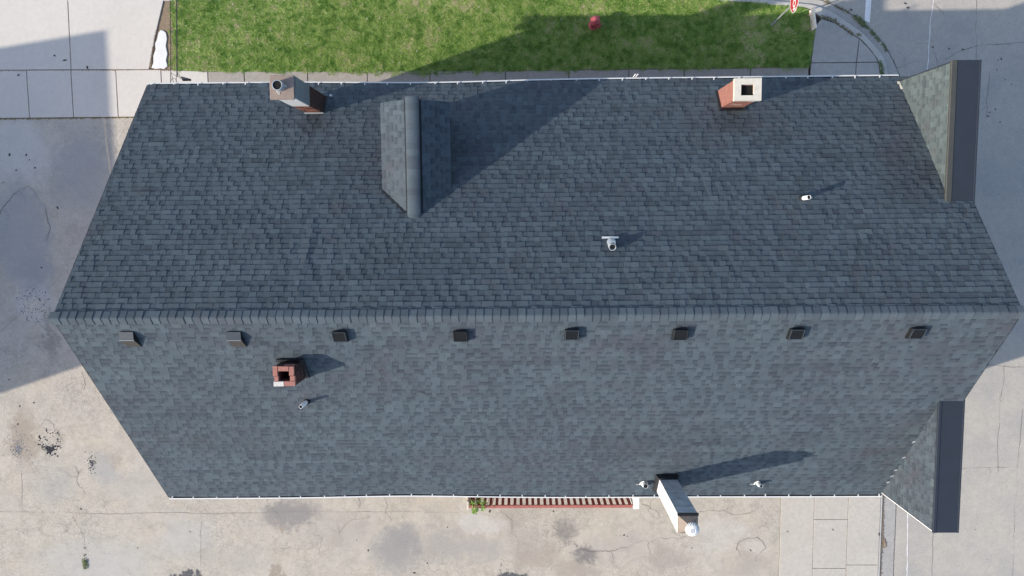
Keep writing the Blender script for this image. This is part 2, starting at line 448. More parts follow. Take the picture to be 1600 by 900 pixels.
def strip_pair(A, B):
    """resample so that A and B have the same point count (they are listed point for point)"""
    a = []; b = []
    for i in range(len(A) - 1):
        n = 1 if (Vector(A[i]) - Vector(A[i+1])).length > 6 else 5
        def cr(P, t):
            p0, p1, p2, p3 = (Vector(P[max(i-1, 0)]), Vector(P[i]), Vector(P[i+1]), Vector(P[min(i+2, len(P)-1)]))
            if n == 1 or (p1-p0).length > 6 or (p3-p2).length > 6: return p1.lerp(p2, t)
            return 0.5 * ((2*p1) + (p2-p0)*t + (2*p0-5*p1+4*p2-p3)*t*t + (3*p1-p0-3*p2+p3)*t**3)
        for k in range(n):
            a.append(cr(A, k/n)); b.append(cr(B, k/n))
    a.append(Vector(A[-1])); b.append(Vector(B[-1]))
    return a, b

# street sheet, running under the gutter strip
a, b_ = strip_pair(KF, KG)
street_poly = [(p.x, p.y) for p in b_] + [(120, -80), (120, 80), (-80, 80)]
sheet('street', street_poly, STREET_Z, M['street'])
vs = []; fs = []
for i, (p, q) in enumerate(zip(a, b_)):
    zi = STREET_Z + .004 + 0.066 * min(1.0, max(0.0, (4.0 - p.y) / 6.0))
    vs += [(p.x, p.y, zi), (q.x, q.y, STREET_Z + .004)]
    if i: fs.append((2*i-2, 2*i, 2*i+1, 2*i-1))
tag(mk('road_gutter', vs, fs, M['conc_gutter']), kind='structure')
gl = [(p.x, p.y) for p in b_ if -3 < p.y and p.x > 8]
GUTTER_LIP = gl
a, b_ = strip_pair(KB, KF)
vs = []; fs = []
for i, (p, q) in enumerate(zip(a, b_)):
    d = (q - p).normalized()
    e = q - d * 0.03
    vs += [(p.x, p.y, -.20), (p.x, p.y, .018), (e.x, e.y, .018), (q.x, q.y, -.012), (q.x, q.y, STREET_Z - .05)]
    if i:
        k = 5 * i
        for j in range(4): fs.append((k-5+j, k+j, k+j+1, k-4+j))
tag(mk('kerb', vs, fs, M['conc_kerb']), kind='structure')

# lot: worn surface west and south of the building
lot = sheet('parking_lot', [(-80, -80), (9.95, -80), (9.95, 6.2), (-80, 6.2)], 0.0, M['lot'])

# pavement beds with slabs on them
def slab(name, poly, mat, parent, z1=0.03, z0=-0.12, gap=.012, bev=.008, tilt=0.0):
    """one paving slab: polygon shrunk by half a joint, top edge bevelled, a little out of level"""
    n = len(poly)
    cx = sum(p[0] for p in poly)/n; cy = sum(p[1] for p in poly)/n
    def inset(d):
        out = []
        for i in range(n):
            p0, p1, p2 = Vector(poly[i-1]), Vector(poly[i]), Vector(poly[(i+1) % n])
            d1 = (p1-p0).normalized(); d2 = (p2-p1).normalized()
            n1 = Vector((-d1.y, d1.x)); n2 = Vector((-d2.y, d2.x))
            bis = (n1+n2); L = max(.25, bis.dot(n1))
            out.append(p1 + bis * (d / L))
        return out
    t1, t2 = R.uniform(-tilt, tilt), R.uniform(-tilt, tilt)
    o = inset(gap/2); i = inset(gap/2 + bev)
    zz = lambda p: (p.x-cx)*t1 + (p.y-cy)*t2
    vs = [(p.x, p.y, z0) for p in o] + [(p.x, p.y, z1-bev+zz(p)) for p in o] + [(p.x, p.y, z1+zz(p)) for p in i]
    fs = [tuple(range(2*n, 3*n))]
    for k in range(n):
        j = (k+1) % n
        fs += [(k, j, n+j, n+k), (n+k, n+j, 2*n+j, 2*n+k)]
    return mk(name, vs, fs, mat, parent)

bed = sheet('sidewalk', [(-80, 6.2), (11.0, 6.2), (11.0, 7.78), (10.6, 7.8), (-13.5, 7.95), (-80, 8.02)], -0.02, M['joint'])
XJ = [-29.4, -27.7, -26.0, -24.3, -22.55, -20.8, -19.09, -17.385, -15.66, -13.93, -12.14, -10.75, -8.33, -6.06, -3.68, -0.82, 1.58, 3.84, 5.92, 8.41, 10.58]
ytop = lambda x: 8.02 - (x + 20) * .0065 if x < -13 else (7.9 - (x + 13) * .009 if x < 0 else 7.79)
for x0, x1 in zip(XJ[:-1], XJ[1:]):
    slab('paving_slab', [(x0, 6.22), (x1, 6.22), (x1, ytop(x1)), (x0, ytop(x0))], M['conc_bright'] if x1 < -12.1 else M['conc_brown'], bed, gap=.03, tilt=.003)

pave = sheet('corner_pavement', [(9.95, -80), (13.93, -80), (13.91, -4), (13.73, 2), (13.41, 6), (13.28, 7.5), (13.19, 8.0), (12.46, 8.84), (11.01, 9.6), (10.78, 9.25), (10.62, 7.9), (10.6, 6.2), (9.95, 6.2)], -0.02, M['joint'])
# pads by the street corner
slab('paving_slab', [(10.66, 7.95), (12.36, 7.95), (12.44, 8.82), (12.13, 9.00), (11.57, 9.38), (11.02, 9.58), (10.80, 9.3)], M['conc_pad'], pave, gap=.03)
slab('paving_slab', [(12.36, 7.95), (13.19, 7.95), (13.05, 8.18), (12.8, 8.48), (12.44, 8.82)], M['conc_pad'], pave, gap=.03)
slab('paving_slab', [(10.60, 6.2), (12.30, 6.2), (12.36, 7.95), (10.66, 7.95)], M['conc_pad'], pave, gap=.03)
slab('paving_slab', [(12.30, 6.2), (13.38, 6.2), (13.27, 7.5), (13.19, 7.95), (12.36, 7.95)], M['conc_pad'], pave, gap=.03)
def xr(y):
    pts = [(-80, 13.915), (-4, 13.89), (2, 13.71), (6.2, 13.38)]
    for (ya, xa), (yb, xb) in zip(pts[:-1], pts[1:]):
        if ya <= y <= yb: return xa + (xb-xa)*(y-ya)/(yb-ya)
rowsA = [-20, -16.4, -7.9, -5.2, -2.0, 1.2, 4.0, 6.2]
rowsB = [-20, -17.9, -15.9, -13.85, -11.81, -9.79, -7.7, -5.2, -2.0, 1.2, 4.0, 6.2]
rowsC = [-20, -17.3, -14.5, -11.67, -8.6, -5.2, -2.0, 1.2, 4.0, 6.2]
for rows, xa, xb in ((rowsA, 9.96, 11.28), (rowsB, 11.28, 12.62), (rowsC, 12.62, None)):
    for y0, y1 in zip(rows[:-1], rows[1:]):
        slab('paving_slab', [(xa, y0), (xb or xr(y0), y0), (xb or xr(y1), y1), (xa, y1)], M['conc_pale'], pave, gap=.016, bev=.005, tilt=.004)

drive = sheet('driveway', [(-30, 7.97), (-13.5, 7.9), (-13.4, 10.85), (-30, 10.9)], -0.016, M['dirt'])
slab('concrete_panel', [(-25, 8.05), (-17.37, 8.01), (-17.33, 10.80), (-25, 10.83)], M['conc_bright'], drive, gap=.03)
slab('concrete_panel', [(-17.37, 8.01), (-14.38, 7.985), (-14.10, 9.14), (-13.68, 10.55), (-13.62, 10.78), (-17.33, 10.80)], M['conc_bright'], drive, gap=.03)
slab('white_patch', [(-14.30, 8.05), (-14.12, 7.995), (-13.95, 8.02), (-13.80, 7.99), (-13.66, 8.10), (-13.71, 8.32), (-13.64, 8.55), (-13.69, 8.85), (-13.63, 9.12), (-13.66, 9.34), (-13.76, 9.43), (-13.87, 9.45), (-13.96, 9.34), (-14.02, 9.12), (-14.11, 8.95), (-14.10, 8.72), (-14.20, 8.50), (-14.21, 8.25)], M['white_slab'], drive, z1=.028, gap=.02)

# painted lines on the street
def ribbon(pts, w, z, wob=0.0, taper=True):
    """flat ribbon along a polyline (list of xy), returns verts, faces"""
    P = []
    for (x0, y0), (x1, y1) in zip(pts[:-1], pts[1:]):
        L = math.hypot(x1-x0, y1-y0); n = max(1, int(L/.12))
        for k in range(n):
            t = k/n
            P.append(Vector((x0+(x1-x0)*t + R.uniform(-wob, wob), y0+(y1-y0)*t + R.uniform(-wob, wob))))
    P.append(Vector(pts[-1]))
    vs = []; fs = []
    for i, p in enumerate(P):
        d = (P[min(i+1, len(P)-1)] - P[max(i-1, 0)]).normalized(); nrm = Vector((-d.y, d.x))
        ww = w * R.uniform(.5, 1.25) if wob else w
        if taper and (i == 0 or i == len(P)-1): ww *= .2
        vs += [(p.x+nrm.x*ww/2, p.y+nrm.y*ww/2, z), (p.x-nrm.x*ww/2, p.y-nrm.y*ww/2, z)]
        if i: fs.append((2*i-2, 2*i-1, 2*i+1, 2*i))
    return vs, fs
stop = sheet('stop_line', [(12.665, 9.50), (12.86, 9.43), (12.89, 10.22), (12.92, 13.5), (12.70, 13.5), (12.68, 10.22)], STREET_Z + .005, M['paint_white'])
v, f = ribbon([(15.3, 13.0), (15.2, 10.19), (15.11, 9.36), (15.10, 8.36), (15.08, 7.61), (15.05, 0), (15.03, -9.5), (15.11, -12.14), (15.15, -16)], .030, STREET_Z + .006, .010, False)
tag(mk('lane_line', v, f, M['paint_white']), kind='structure')
tan = ribbon([(-16.22, 6.16), (-16.17, 4.9), (-16.03, 3.6), (-15.9, 2.2), (-15.8, -2.0)], .10, .003, .012, False)
mk('faded_line', *tan, M['tan_paint'], lot)
v, f = ribbon(GUTTER_LIP, .028, STREET_Z + .010, .010)
tag(mk('gutter_joint', v, f, M['crack']), kind='structure')
v, f = ribbon([(14.56, -20), (14.56, -11.93), (14.56, -9.24), (14.55, -4)], .022, STREET_Z + .009, .006)
tag(mk('gutter_joint', v, f, M['crack']), kind='structure')

CR_lot = [
  [(-26.6, -9.27), (-21.38, -9.37), (-19.3, -9.4), (-17.35, -9.46), (-14.88, -9.44), (-12.29, -9.47), (-10.23, -9.42), (-8.42, -9.4), (-5.85, -9.44), (-2.77, -9.45)],
  [(-20.85, -2.07), (-20.31, -1.59), (-19.77, -1.11), (-19.23, -0.66), (-18.56, -0.13), (-17.94, 0.41)],
  [(-20.52, 2.55), (-20.4, 2.8), (-20.02, 3.21), (-19.65, 3.53), (-19.34, 3.63), (-19.15, 3.48), (-19.02, 3.21), (-18.74, 2.86), (-18.67, 2.41), (-18.57, 2.04), (-18.66, 1.77), (-18.83, 1.47)],
  [(4.43, -9.13), (4.64, -9.18), (4.82, -9.36), (5.05, -9.42), (5.33, -9.39)],
  [(1.96, -10.95), (2.48, -11.11), (3.25, -11.08), (3.89, -10.95), (4.57, -10.66), (5.21, -10.53), (5.67, -10.53), (6.05, -10.56), (6.31, -10.45)],
  [(6.73, -9.48), (7.18, -9.42), (7.56, -9.45), (8.2, -9.58), (8.71, -9.53), (8.96, -9.4)],
  [(8.23, -11.07), (8.3, -10.8), (8.48, -10.67), (8.85, -10.56), (9.11, -10.54), (9.29, -10.7), (9.42, -10.96), (9.2, -11.17), (9.0, -11.33), (9.0, -11.52)],
  [(-10.1, -10.94), (-9.71, -10.89), (-9.3, -10.95), (-8.73, -10.92)],
  [(-7.7, -10.34), (-7.46, -10.02), (-7.19, -9.75), (-6.88, -9.73), (-6.37, -9.7)],
  [(-20.4, -7.67), (-20.4, -8.33), (-20.47, -9.0), (-20.45, -9.45)],
  [(-13.22, -9.82), (-13.29, -10.75), (-13.38, -12.1)],
  [(-18.19, -7.49), (-18.08, -7.81), (-18.18, -8.13), (-17.99, -8.39), (-17.82, -8.66)],
  [(-19.47, -5.81), (-19.3, -5.58), (-18.94, -5.92), (-18.62, -6.5)],
  [(-17.69, -3.65), (-17.57, -4.16), (-17.52, -4.94)],
  [(-18.41, -9.72), (-18.14, -10.1), (-18.04, -10.47), (-17.99, -11.01)],
  [(-10.51, -8.81), (-10.5, -9.11), (-10.23, -9.42), (-10.05, -9.58)],
  [(-5.83, -8.8), (-5.69, -9.15), (-5.8, -9.44), (-5.55, -9.76)],
  [(-8.33, -10.49), (-8.52, -10.98), (-8.35, -11.35)],
  [(-4.34, -11.04), (-4.86, -11.2), (-4.61, -11.57)],
  [(-6.86, -8.77), (-6.76, -9.06), (-6.85, -9.43)],
  [(0.81, -9.99), (1.32, -10.31), (1.58, -10.78), (1.07, -11.21)],
  [(-1.23, -9.45), (-0.72, -9.77), (-0.78, -10.25), (-0.47, -10.67)],
]
CR_street = [
  [(16.76, 10.64), (16.82, 9.48), (16.88, 8.52), (16.95, 6.9)],
  [(16.75, 8.51), (17.63, 8.56), (18.57, 8.65), (20.93, 8.78)],
  [(16.75, 8.51), (16.49, 8.41), (16.24, 8.35), (15.9, 8.14), (15.52, 7.86)],
  [(13.9, 7.76), (14.14, 7.78), (14.37, 7.92), (14.67, 8.0)],
  [(15.26, 8.38), (15.42, 7.98), (15.66, 7.44)],
  [(16.96, -7.81), (17.96, -7.74), (18.96, -7.72)],
  [(18.54, -3.6), (18.5, -4.61), (18.45, -5.63), (18.44, -6.4), (18.54, -7.95)],
  [(17.51, -3.59), (17.88, -3.62), (18.62, -3.68), (19.73, -3.76)],
  [(19.33, -5.38), (19.31, -6.4), (19.27, -7.95), (19.28, -10.04), (19.32, -12.28)],
  [(17.39, 7.61), (17.36, 6.66), (17.36, 5.83)],
  [(16.07, -10.34), (16.13, -12.28)],
  [(15.18, 10.12), (15.43, 9.91), (15.63, 9.63)],
]
def crack_mesh(pts, w, z, amp, branches):
    def subdiv(P, a):
        for _ in range(5):
            Q = [P[0]]
            for p, q in zip(P[:-1], P[1:]):
                L = (q - p).length
                if L > .05:
                    n = Vector((-(q-p).y, (q-p).x)) / max(L, 1e-6)
                    Q.append((p + q) / 2 + n * R.uniform(-a, a) * min(L, .8))
                Q.append(q)
            P = Q
        return P
    V = []; F = []
    def lay(P, w0, w1):
        b0 = len(V); n = len(P); g = 1.0
        for i, p in enumerate(P):
            d = (P[min(i+1, n-1)] - P[max(i-1, 0)]).normalized(); nr = Vector((-d.y, d.x))
            t = i / max(1, n-1)
            g = min(1.5, max(.25, g + R.uniform(-.3, .3)))
            ww = (w0 + (w1 - w0) * t) * g
            if i in (0, n-1): ww *= .15
            V.extend([(p.x + nr.x*ww/2, p.y + nr.y*ww/2, z), (p.x - nr.x*ww/2, p.y - nr.y*ww/2, z)])
            if i: F.append((b0+2*i-2, b0+2*i-1, b0+2*i+1, b0+2*i))
    main = subdiv([Vector(p) for p in pts], amp)
    lay(main, w, w * .7)
    for _ in range(branches):
        p = R.choice(main); a = R.uniform(0, 6.28); L = R.uniform(.2, .8)
        lay(subdiv([p, p + Vector((math.cos(a), math.sin(a)))*L*.5, p + Vector((math.cos(a+R.uniform(-.6, .6)), math.sin(a+R.uniform(-.6, .6))))*L], amp), w * .55, w * .2)
    return V, F
for k, pts in enumerate(CR_lot):
    v, f = crack_mesh(pts, .017 if k in (0, 2, 3, 4, 6) else .012, .004, .03 if k in (0, 1, 9, 10) else .16, 0 if k in (0, 1, 9, 10) else 4)
    mk('crack', v, f, M['crack_thin'] if k in (0, 1, 8, 9, 10, 12, 15, 16, 17, 18, 19, 20, 21) else M['crack'], lot)
street = bpy.data.objects['street']
for k, pts in enumerate(CR_street):
    v, f = crack_mesh(pts, .015 if k < 4 else .011, STREET_Z + .005, .05, 0 if k in (0, 8, 10) else 2)
    mk('crack', v, f, M['crack'], street)

# ------------------------------------------------------------------ the building
ZE, RH, RW = 7.0, 4.965, 6.126
SL = math.hypot(RH, RW); CS, SN = RW / SL, RH / SL
X0, X1 = -11.0, 11.0
bld = empty('building')
tag(bld, 'long two-storey building under a slate blue shingled gable roof', 'building')

def eave_bow(x, side):
    c, w = (-3.0, 2.9) if side > 0 else (-3.9, 2.6)
    return .058 * math.exp(-((x - c) / w) ** 2)
def roof_lift(x, s, side):
    """small unevenness of the deck under the shingles"""
    h = .006 * math.sin(1.7 * x + .9 * s + side) + .005 * math.sin(.63 * x - 2.1 * s)
    if side > 0:
        for cx, s0, s1, a in ((-5.43, 5.3, 7.7, .020), (2.53, 5.4, 7.0, .016), (-4.4, 5.9, 6.6, .008)):
            if s0 - .4 < s < s1 + .4:
                h += a * math.exp(-((x - cx) / .055) ** 2) * min(1, (s - s0 + .4) / .4, (s1 + .4 - s) / .4)
    return h
def main_frame(side):
    def P(x, s, h):
        h2 = h + roof_lift(x, s, side)
        y = RW - s * CS + h2 * SN - eave_bow(x, side) * math.exp(-max(0, s) / 1.3)
        return (x, side * y, ZE + s * SN + h2 * CS)
    return P

def shingle_segments(P, a, b, s_start, s_end, expo, flip=False, hb_hi=.016, hb_lo=.009, band=.75):
    """rows of laminated shingles: raised tabs and the lower strip between them, each a thin wedge.
    Returns a list of (verts, faces, tone, band, row)."""
    out = []
    s = s_start; row = 0
    while s < s_end - .03:
        e = expo(s)
        x = a - R.uniform(0, .25); raised = R.random() < .5
        run_tone = R.gauss(.5, .10); run_left = R.uniform(.2, 1.0)
        while x < b:
            if raised: w = R.choice((.12, .15, .18, .22, .27)) * R.uniform(.9, 1.1)
            else: w = R.choice((.10, .13, .16, .20)) * R.uniform(.9, 1.1)
            xa, xb = max(a, x), min(b, x + w)
            if xb - xa > .015:
                tone = min(1, max(0, run_tone + (.10 if raised else -.10) + R.gauss(0, .085)))
                hb = (hb_hi if raised else hb_lo) * R.uniform(.8, 1.25)
                sk0, sk1 = (R.uniform(0, .010), R.uniform(0, .010)) if raised else (-.004, -.004)
                if xa <= a + 1e-6: sk0 = 0
                if xb >= b - 1e-6: sk1 = 0
                st = min(s + e + .012, s_end + .02)
                j = R.uniform(-.003, .003) if raised else 0
                if raised:
                    vs = [P(xa, st, .001), P(xb, st, .001), P(xb - sk1, s + j, hb), P(xa + sk0, s + j, hb),
                          P(xb - sk1, s + j, -.006), P(xa + sk0, s + j, -.006)]
                    fs = [(0, 3, 2, 1), (3, 5, 4, 2), (0, 5, 3), (1, 2, 4)]
                    bd = [0, 0, 0, 0]
                else:
                    sm = s + e * R.uniform(.72, .80); sk = s + e * R.uniform(.42, .52)
                    hm = .001 + (hb - .001) * (st - sm) / (st - s); hk = .001 + (hb - .001) * (st - sk) / (st - s)
                    vs = [P(xa, st, .001), P(xb, st, .001), P(xb - sk1, s, hb), P(xa + sk0, s, hb),
                          P(xb - sk1, s, -.006), P(xa + sk0, s, -.006), P(xa, sm, hm), P(xb, sm, hm), P(xa, sk, hk), P(xb, sk, hk)]
                    fs = [(0, 6, 7, 1), (6, 8, 9, 7), (8, 3, 2, 9), (3, 5, 4, 2), (0, 5, 3), (1, 2, 4)]
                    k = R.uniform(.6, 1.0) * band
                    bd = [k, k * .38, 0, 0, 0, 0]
                if flip: fs = [tuple(reversed(f)) for f in fs]
                out.append((vs, fs, tone, bd, row, s))
            x += w; run_left -= w
            if run_left < 0: run_tone = R.gauss(.5, .11); run_left = 1.0
            raised = not raised if R.random() < .86 else raised
        s += e; row += 1
    return out

def join_segments(name, segs, mat, parent, stuff=True):
    V = []; F = []; T = []; B = []
    for vs, fs, tone, bd, row, s in segs:
        b0 = len(V); V += vs
        F += [tuple(i + b0 for i in f) for f in fs]
        T += [tone] * len(fs); B += bd
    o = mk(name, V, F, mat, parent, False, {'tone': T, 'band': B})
    if stuff: o['kind'] = 'stuff'
    return o

# walls (mostly under the eaves)
wb = MB()
wx0, wx1, wy = -10.75, 10.98, 5.75
zr = ZE + RH - .25
gz = lambda y: zr - abs(y) * RH / RW
vs = []
for x in (wx0, wx1):
    vs += [(x, -wy, 0), (x, wy, 0), (x, wy, gz(wy)), (x, 0, zr), (x, -wy, gz(wy))]
wb.add(vs, [(0, 4, 3, 2, 1), (5, 6, 7, 8, 9), (0, 1, 6, 5), (1, 2, 7, 6), (2, 3, 8, 7), (3, 4, 9, 8), (4, 0, 5, 9)])
wall = wb.build('wall', M['wall'], bld)
# windows and doors of the two long walls and the two gables, seen only from lower viewpoints
for side in (-1, 1):
    for x in (-9, -6.5, -4, -1.5, 1, 3.5, 6, 8.5):
        for z in (1.0, 4.2):
            wdw = MB().box(x - .5, x + .5, min(side*wy, side*(wy+.03)), max(side*wy, side*(wy+.03)), z, z + 1.5).build('window', M['trim_white'], bld)
            MB().box(x - .42, x + .42, min(side*(wy+.01), side*(wy+.036)), max(side*(wy+.01), side*(wy+.036)), z + .08, z + 1.42).build('pane', M['glass'], wdw)

# roof: deck sheets with shingles and ridge caps on them
dv = MB()
for side in (1, -1):
    P = main_frame(side)
    xs = [X0 + (X1 - X0) * i / 44 for i in range(45)]
    vs = []; fs = []
    for i, x in enumerate(xs):
        for s, h in ((0.0, -.012), (2.5, -.012), (5.2, -.012), (SL, -.012), (SL, -.16), (0.0, -.16)):
            y = RW - s * CS + h * SN - eave_bow(x, side) * math.exp(-s / 1.3)
            vs.append((x, side * y, ZE + s * SN + h * CS - .012))
        if i:
            for j in range(6):
                k = (j + 1) % 6
                q = (6*(i-1)+j, 6*(i-1)+k, 6*i+k, 6*i+j)
                fs.append(q if side > 0 else tuple(reversed(q)))
    fs += [(0, 1, 2, 3, 4, 5), tuple(6*44 + j for j in range(6))]
    dv.add(vs, fs)
roof = dv.build('roof', M['deck'], bld)

expo = lambda s: .166 - .014 * max(0, s) / SL
segN = shingle_segments(main_frame(1), X0, X1, .02, SL - .03, expo, flip=True, hb_hi=.027, hb_lo=.017, band=.6)
segS = shingle_segments(main_frame(-1), X0, X1, .05, SL - .03, expo, flip=False, hb_hi=.011, hb_lo=.005, band=.85)
top_rows = max(q[4] for q in segN)
big = sorted([q for q in segN if q[4] <= top_rows - 1], key=lambda q: -q[4])
big = big[:300]
big_ids = set(id(q) for q in big)
for q in big:
    join_segments('shingle', [q], M['shingle'], roof, stuff=False)
join_segments('shingle_field', [q for q in segN if id(q) not in big_ids], M['shingle'], roof)
join_segments('shingle_field', segS, M['shingle'], roof)

# ridge caps along the main ridge
def ridge_cap_mesh(name, L, over, d, ang, lift0, lift1, r, mat, rounded=6):
    """cap bent over a ridge that runs along +x; d = leg length, ang = slope of the legs, r = bend radius"""
    prof = []
    c, s_ = math.cos(ang), math.sin(ang)
    prof.append((-d * c, -d * s_))
    for k in range(rounded + 1):
        t = -ang + 2 * ang * k / rounded
        prof.append((r * math.sin(t), r * math.cos(t) - r / math.cos(ang)*.98))
    prof.append((d * c, -d * s_))
    vs = []; fs = []; n = len(prof)
    for x, lf in ((-over, lift0), (L, lift1)):
        for y, z in prof: vs.append((x, y, z + lf))
    for y, z in prof: vs.append((L, y, z + lift1))
    for y, z in prof: vs.append((L, y, z - .004))
    for j in range(n - 1):
        fs.append((j, j+1, n+j+1, n+j))
        fs.append((2*n+j, 2*n+j+1, 3*n+j+1, 3*n+j))
    fs = [tuple(reversed(f)) for f in fs]
    me = bpy.data.meshes.new(name); me.from_pydata(vs, [], fs); me.materials.append(mat)
    sm = [(k % 2 == 0) for k in range(len(fs))]
    me.polygons.foreach_set('use_smooth', sm)
    me.update()
    return me
ang = math.atan2(RH, RW)
caps = [ridge_cap_mesh('ridge_cap', .19, .06, d, ang, .012, .030, .05, M['ridge']) for d in (.195, .20, .205)]
x = X0 - .02; k = 0
while x < X1 - .05:
    o = bpy.data.objects.new('ridge_cap', caps[k % 3])
    o.location = (x, R.uniform(-.005, .005), ZE + RH + .030 + R.uniform(0, .004) + roof_lift(x, SL, 1)*.5)
    o.rotation_euler = (R.uniform(-.012, .012), R.uniform(-.006, .006), R.uniform(-.025, .025))
    link(o, roof); x += .19 * R.uniform(.98, 1.02); k += 1

# rake edging (thin metal drip edge along the gables)
for side in (1, -1):
    for xx in (X0, X1):
        vs = []
        for s in (0.0, SL):
            for dx, h in ((-.012, -.15), (.012, -.15), (.012, .002), (-.012, .002)):
                vs.append((xx + dx + (-.012 if xx < 0 else .012), side * (RW - s * CS + h * SN), ZE + s * SN + h * CS - .012))
        mk('drip_edge', vs, [(0,1,2,3), (4,5,6,7), (0,1,5,4), (1,2,6,5), (2,3,7,6), (3,0,4,7)], M['darkmetal'], roof)

# gutters
def gutter(side, xa, xb, z_off=0.0):
    xs = [xa + (xb - xa) * i / 60 for i in range(61)]
    prof = [(.000, -.015), (.000, -.11), (.095, -.11), (.105, -.02), (.068, -.012), (.068, -.022), (.088, -.028), (.083, -.100), (.012, -.100), (.010, -.015)]
    prof = [(-.04 + u * 1.0, w) for u, w in prof]
    n = len(prof); vs = []; fs = []
    for i, x in enumerate(xs):
        base = RW - eave_bow(x, side)
        sag = .006 * math.sin(x * .9)
        for u, w in prof: vs.append((x, side * (base + u), ZE + w + sag + z_off))
        if i:
            for j in range(n):
                k = (j + 1) % n
                q = (n*(i-1)+j, n*(i-1)+k, n*i+k, n*i+j)
                fs.append(q if side < 0 else tuple(reversed(q)))
    fs.append(tuple(range(n))); fs.append(tuple(n*60 + j for j in range(n)))
    g = mk('gutter', vs, fs, M['gutter'], bld)
    # dark strip: shade inside the trough put into its colour
    vs = []; fs = []
    for i, x in enumerate(xs):
        base = RW - eave_bow(x, side)
        vs += [(x, side*(base - .026), ZE - .055 + z_off), (x, side*(base + .046), ZE - .055 + z_off)]
        if i: fs.append((2*i-2, 2*i-1, 2*i+1, 2*i))
    mk('gutter_shade', vs, fs, M['gutter_in'], g)
    x = xa + .12
    while x < xb - .05:
        base = RW - eave_bow(x, side)
        w = .015
        y0, y1 = sorted((side * (base - .075), side * (base + .030)))
        MB().box(x - w, x + w, y0, y1, ZE + .030 + z_off, ZE + .044 + z_off).build('gutter_hanger', M['gutter'], g)
        x += .665 * R.uniform(.9, 1.1)
    return g
gutter(1, X0, 10.50)
gutter(-1, X0, 10.47)
for side in (1, -1):   # fascia behind
    y0, y1 = sorted((side * (RW - .30), side * (RW - .12)))
    MB().box(X0 + .02, 10.40, y0, y1, ZE - .32, ZE - .16).build('fascia', M['trim_white'], bld)

# squared parapet shoulders at the street gable
def parapet(y0, y1, edge_mat, hang, far_edge, smat='shingle'):
    zt = 9.92
    p = MB().box(10.455, 11.02, y0, y1, 0.0, zt - .03).build('parapet', M['wall'], bld)
    def P(yy, s, h): return (10.44 - h, yy, 6.6 + s)
    sg = shingle_segments(P, y0, y1, .02, zt - 6.6 - .05, lambda s: .150, flip=True, hb_hi=.014)
    join_segments('shingle_field', sg, M[smat], p)
    MB().box(10.425, 11.035, y0 - .01, y1 + .01, zt - .028, zt, .006).build('membrane_top', M['membrane'], p)
    MB().box(10.43 - hang, 10.46, y0 - .012, y1 + .012, zt - .05, zt + .014, .01).build('metal_edge', edge_mat, p)
    MB().box(11.0, 11.045, y0 - .012, y1 + .012, zt - .06, zt + .008, .006).build('metal_edge', M['membrane'], p)
    # corner board at the outer end
    ya, yb = (y1, y1 + .022) if far_edge > 0 else (y0 - .022, y0)
    MB().box(10.415, 10.50, ya, yb, 6.4, zt - .055).build('corner_board', M['trim_white'] if far_edge < 0 else M['membrane'], p)
    return p
parapet(2.30, 5.965, M['olive'], .115, 1, 'shingle_faded')
parapet(-6.01, -2.40, M['membrane'], .055, -1)
# pale flashing scraps at the foot of the north shoulder, bright nail strips in the south valley
fp = MB()
for (ya, yb, xa, xb) in ((5.86, 5.97, 10.38, 10.46), (5.72, 5.86, 10.40, 10.45)):
    zA = ZE + (RW - ya) * RH / RW; zB = ZE + (RW - yb) * RH / RW
    fp.add([(xa, ya, zA + .035), (xb, ya, zA + .05), (xb, yb, zB + .05), (xa, yb, zB + .035), (xa, ya, zA), (xb, ya, zA), (xb, yb, zB), (xa, yb, zB)],
           [(0,1,2,3), (0,4,5,1), (1,5,6,2), (2,6,7,3), (3,7,4,0)])
fp.build('flashing', M['flash_pale'], bld)
for side, ys in ((-1, (5.6, 5.35, 5.1, 4.6, 4.0)),):
    f2 = MB()
    for yv in ys:
        z = ZE + (RW - yv) * RH / RW
        f2.add([(10.36, side*yv, z + .022), (10.425, side*(yv - .05), z + .075), (10.425, side*(yv - .10), z + .11), (10.36, side*(yv-.06), z + .066)], [(0, 1, 2, 3), (3, 2, 1, 0)])
    f2.build('step_flashing', M['galv'], bld)

# ------------------------------------------------------------------ dormer
DXC, DZR, DYF = -2.925, 10.185, 5.14
DHW, DZE = .865, 9.575
dl = math.hypot(DHW, DZR - DZE); dc, dsn = DHW / dl, (DZR - DZE) / dl
dw = MB().box(DXC - .74, DXC + .74, 2.9, 4.98, 7.6, DZE + .08)
dw.add([(DXC-.74, 4.98, DZE), (DXC+.74, 4.98, DZE), (DXC, 4.98, DZR-.1), (DXC-.74, 2.9, DZE), (DXC+.74, 2.9, DZE), (DXC, 2.9, DZR-.1)], [(0,1,2), (5,4,3), (0,2,5,3), (1,4,5,2)])
dormer = dw.build('dormer', M['siding_eave_shade'], bld)  # wall colour darkened to carry the shadow under the dormer eave
dwn = MB().box(DXC-.4, DXC+.4, 4.98, 5.02, 8.35, 9.45).build('dormer_window', M['trim_white'], dormer)
MB().box(DXC-.34, DXC+.34, 5.0, 5.03, 8.41, 9.39).build('pane', M['glass'], dormer)
dr = MB()
for sg in (-1, 1):
    vs = []
    for y in (1.9, DYF):
        for s, h in ((-.0, -.01), (dl, -.01), (dl, -.09), (0, -.09)):
            vs.append((DXC + sg * (DHW - s * dc + h * dsn), y, DZE + s * dsn + h * dc))
    dr.add(vs, [(0,1,2,3), (4,7,6,5), (0,4,5,1), (1,5,6,2), (2,6,7,3), (3,7,4,0)])
dr.build('dormer_deck', M['deck'], dormer)
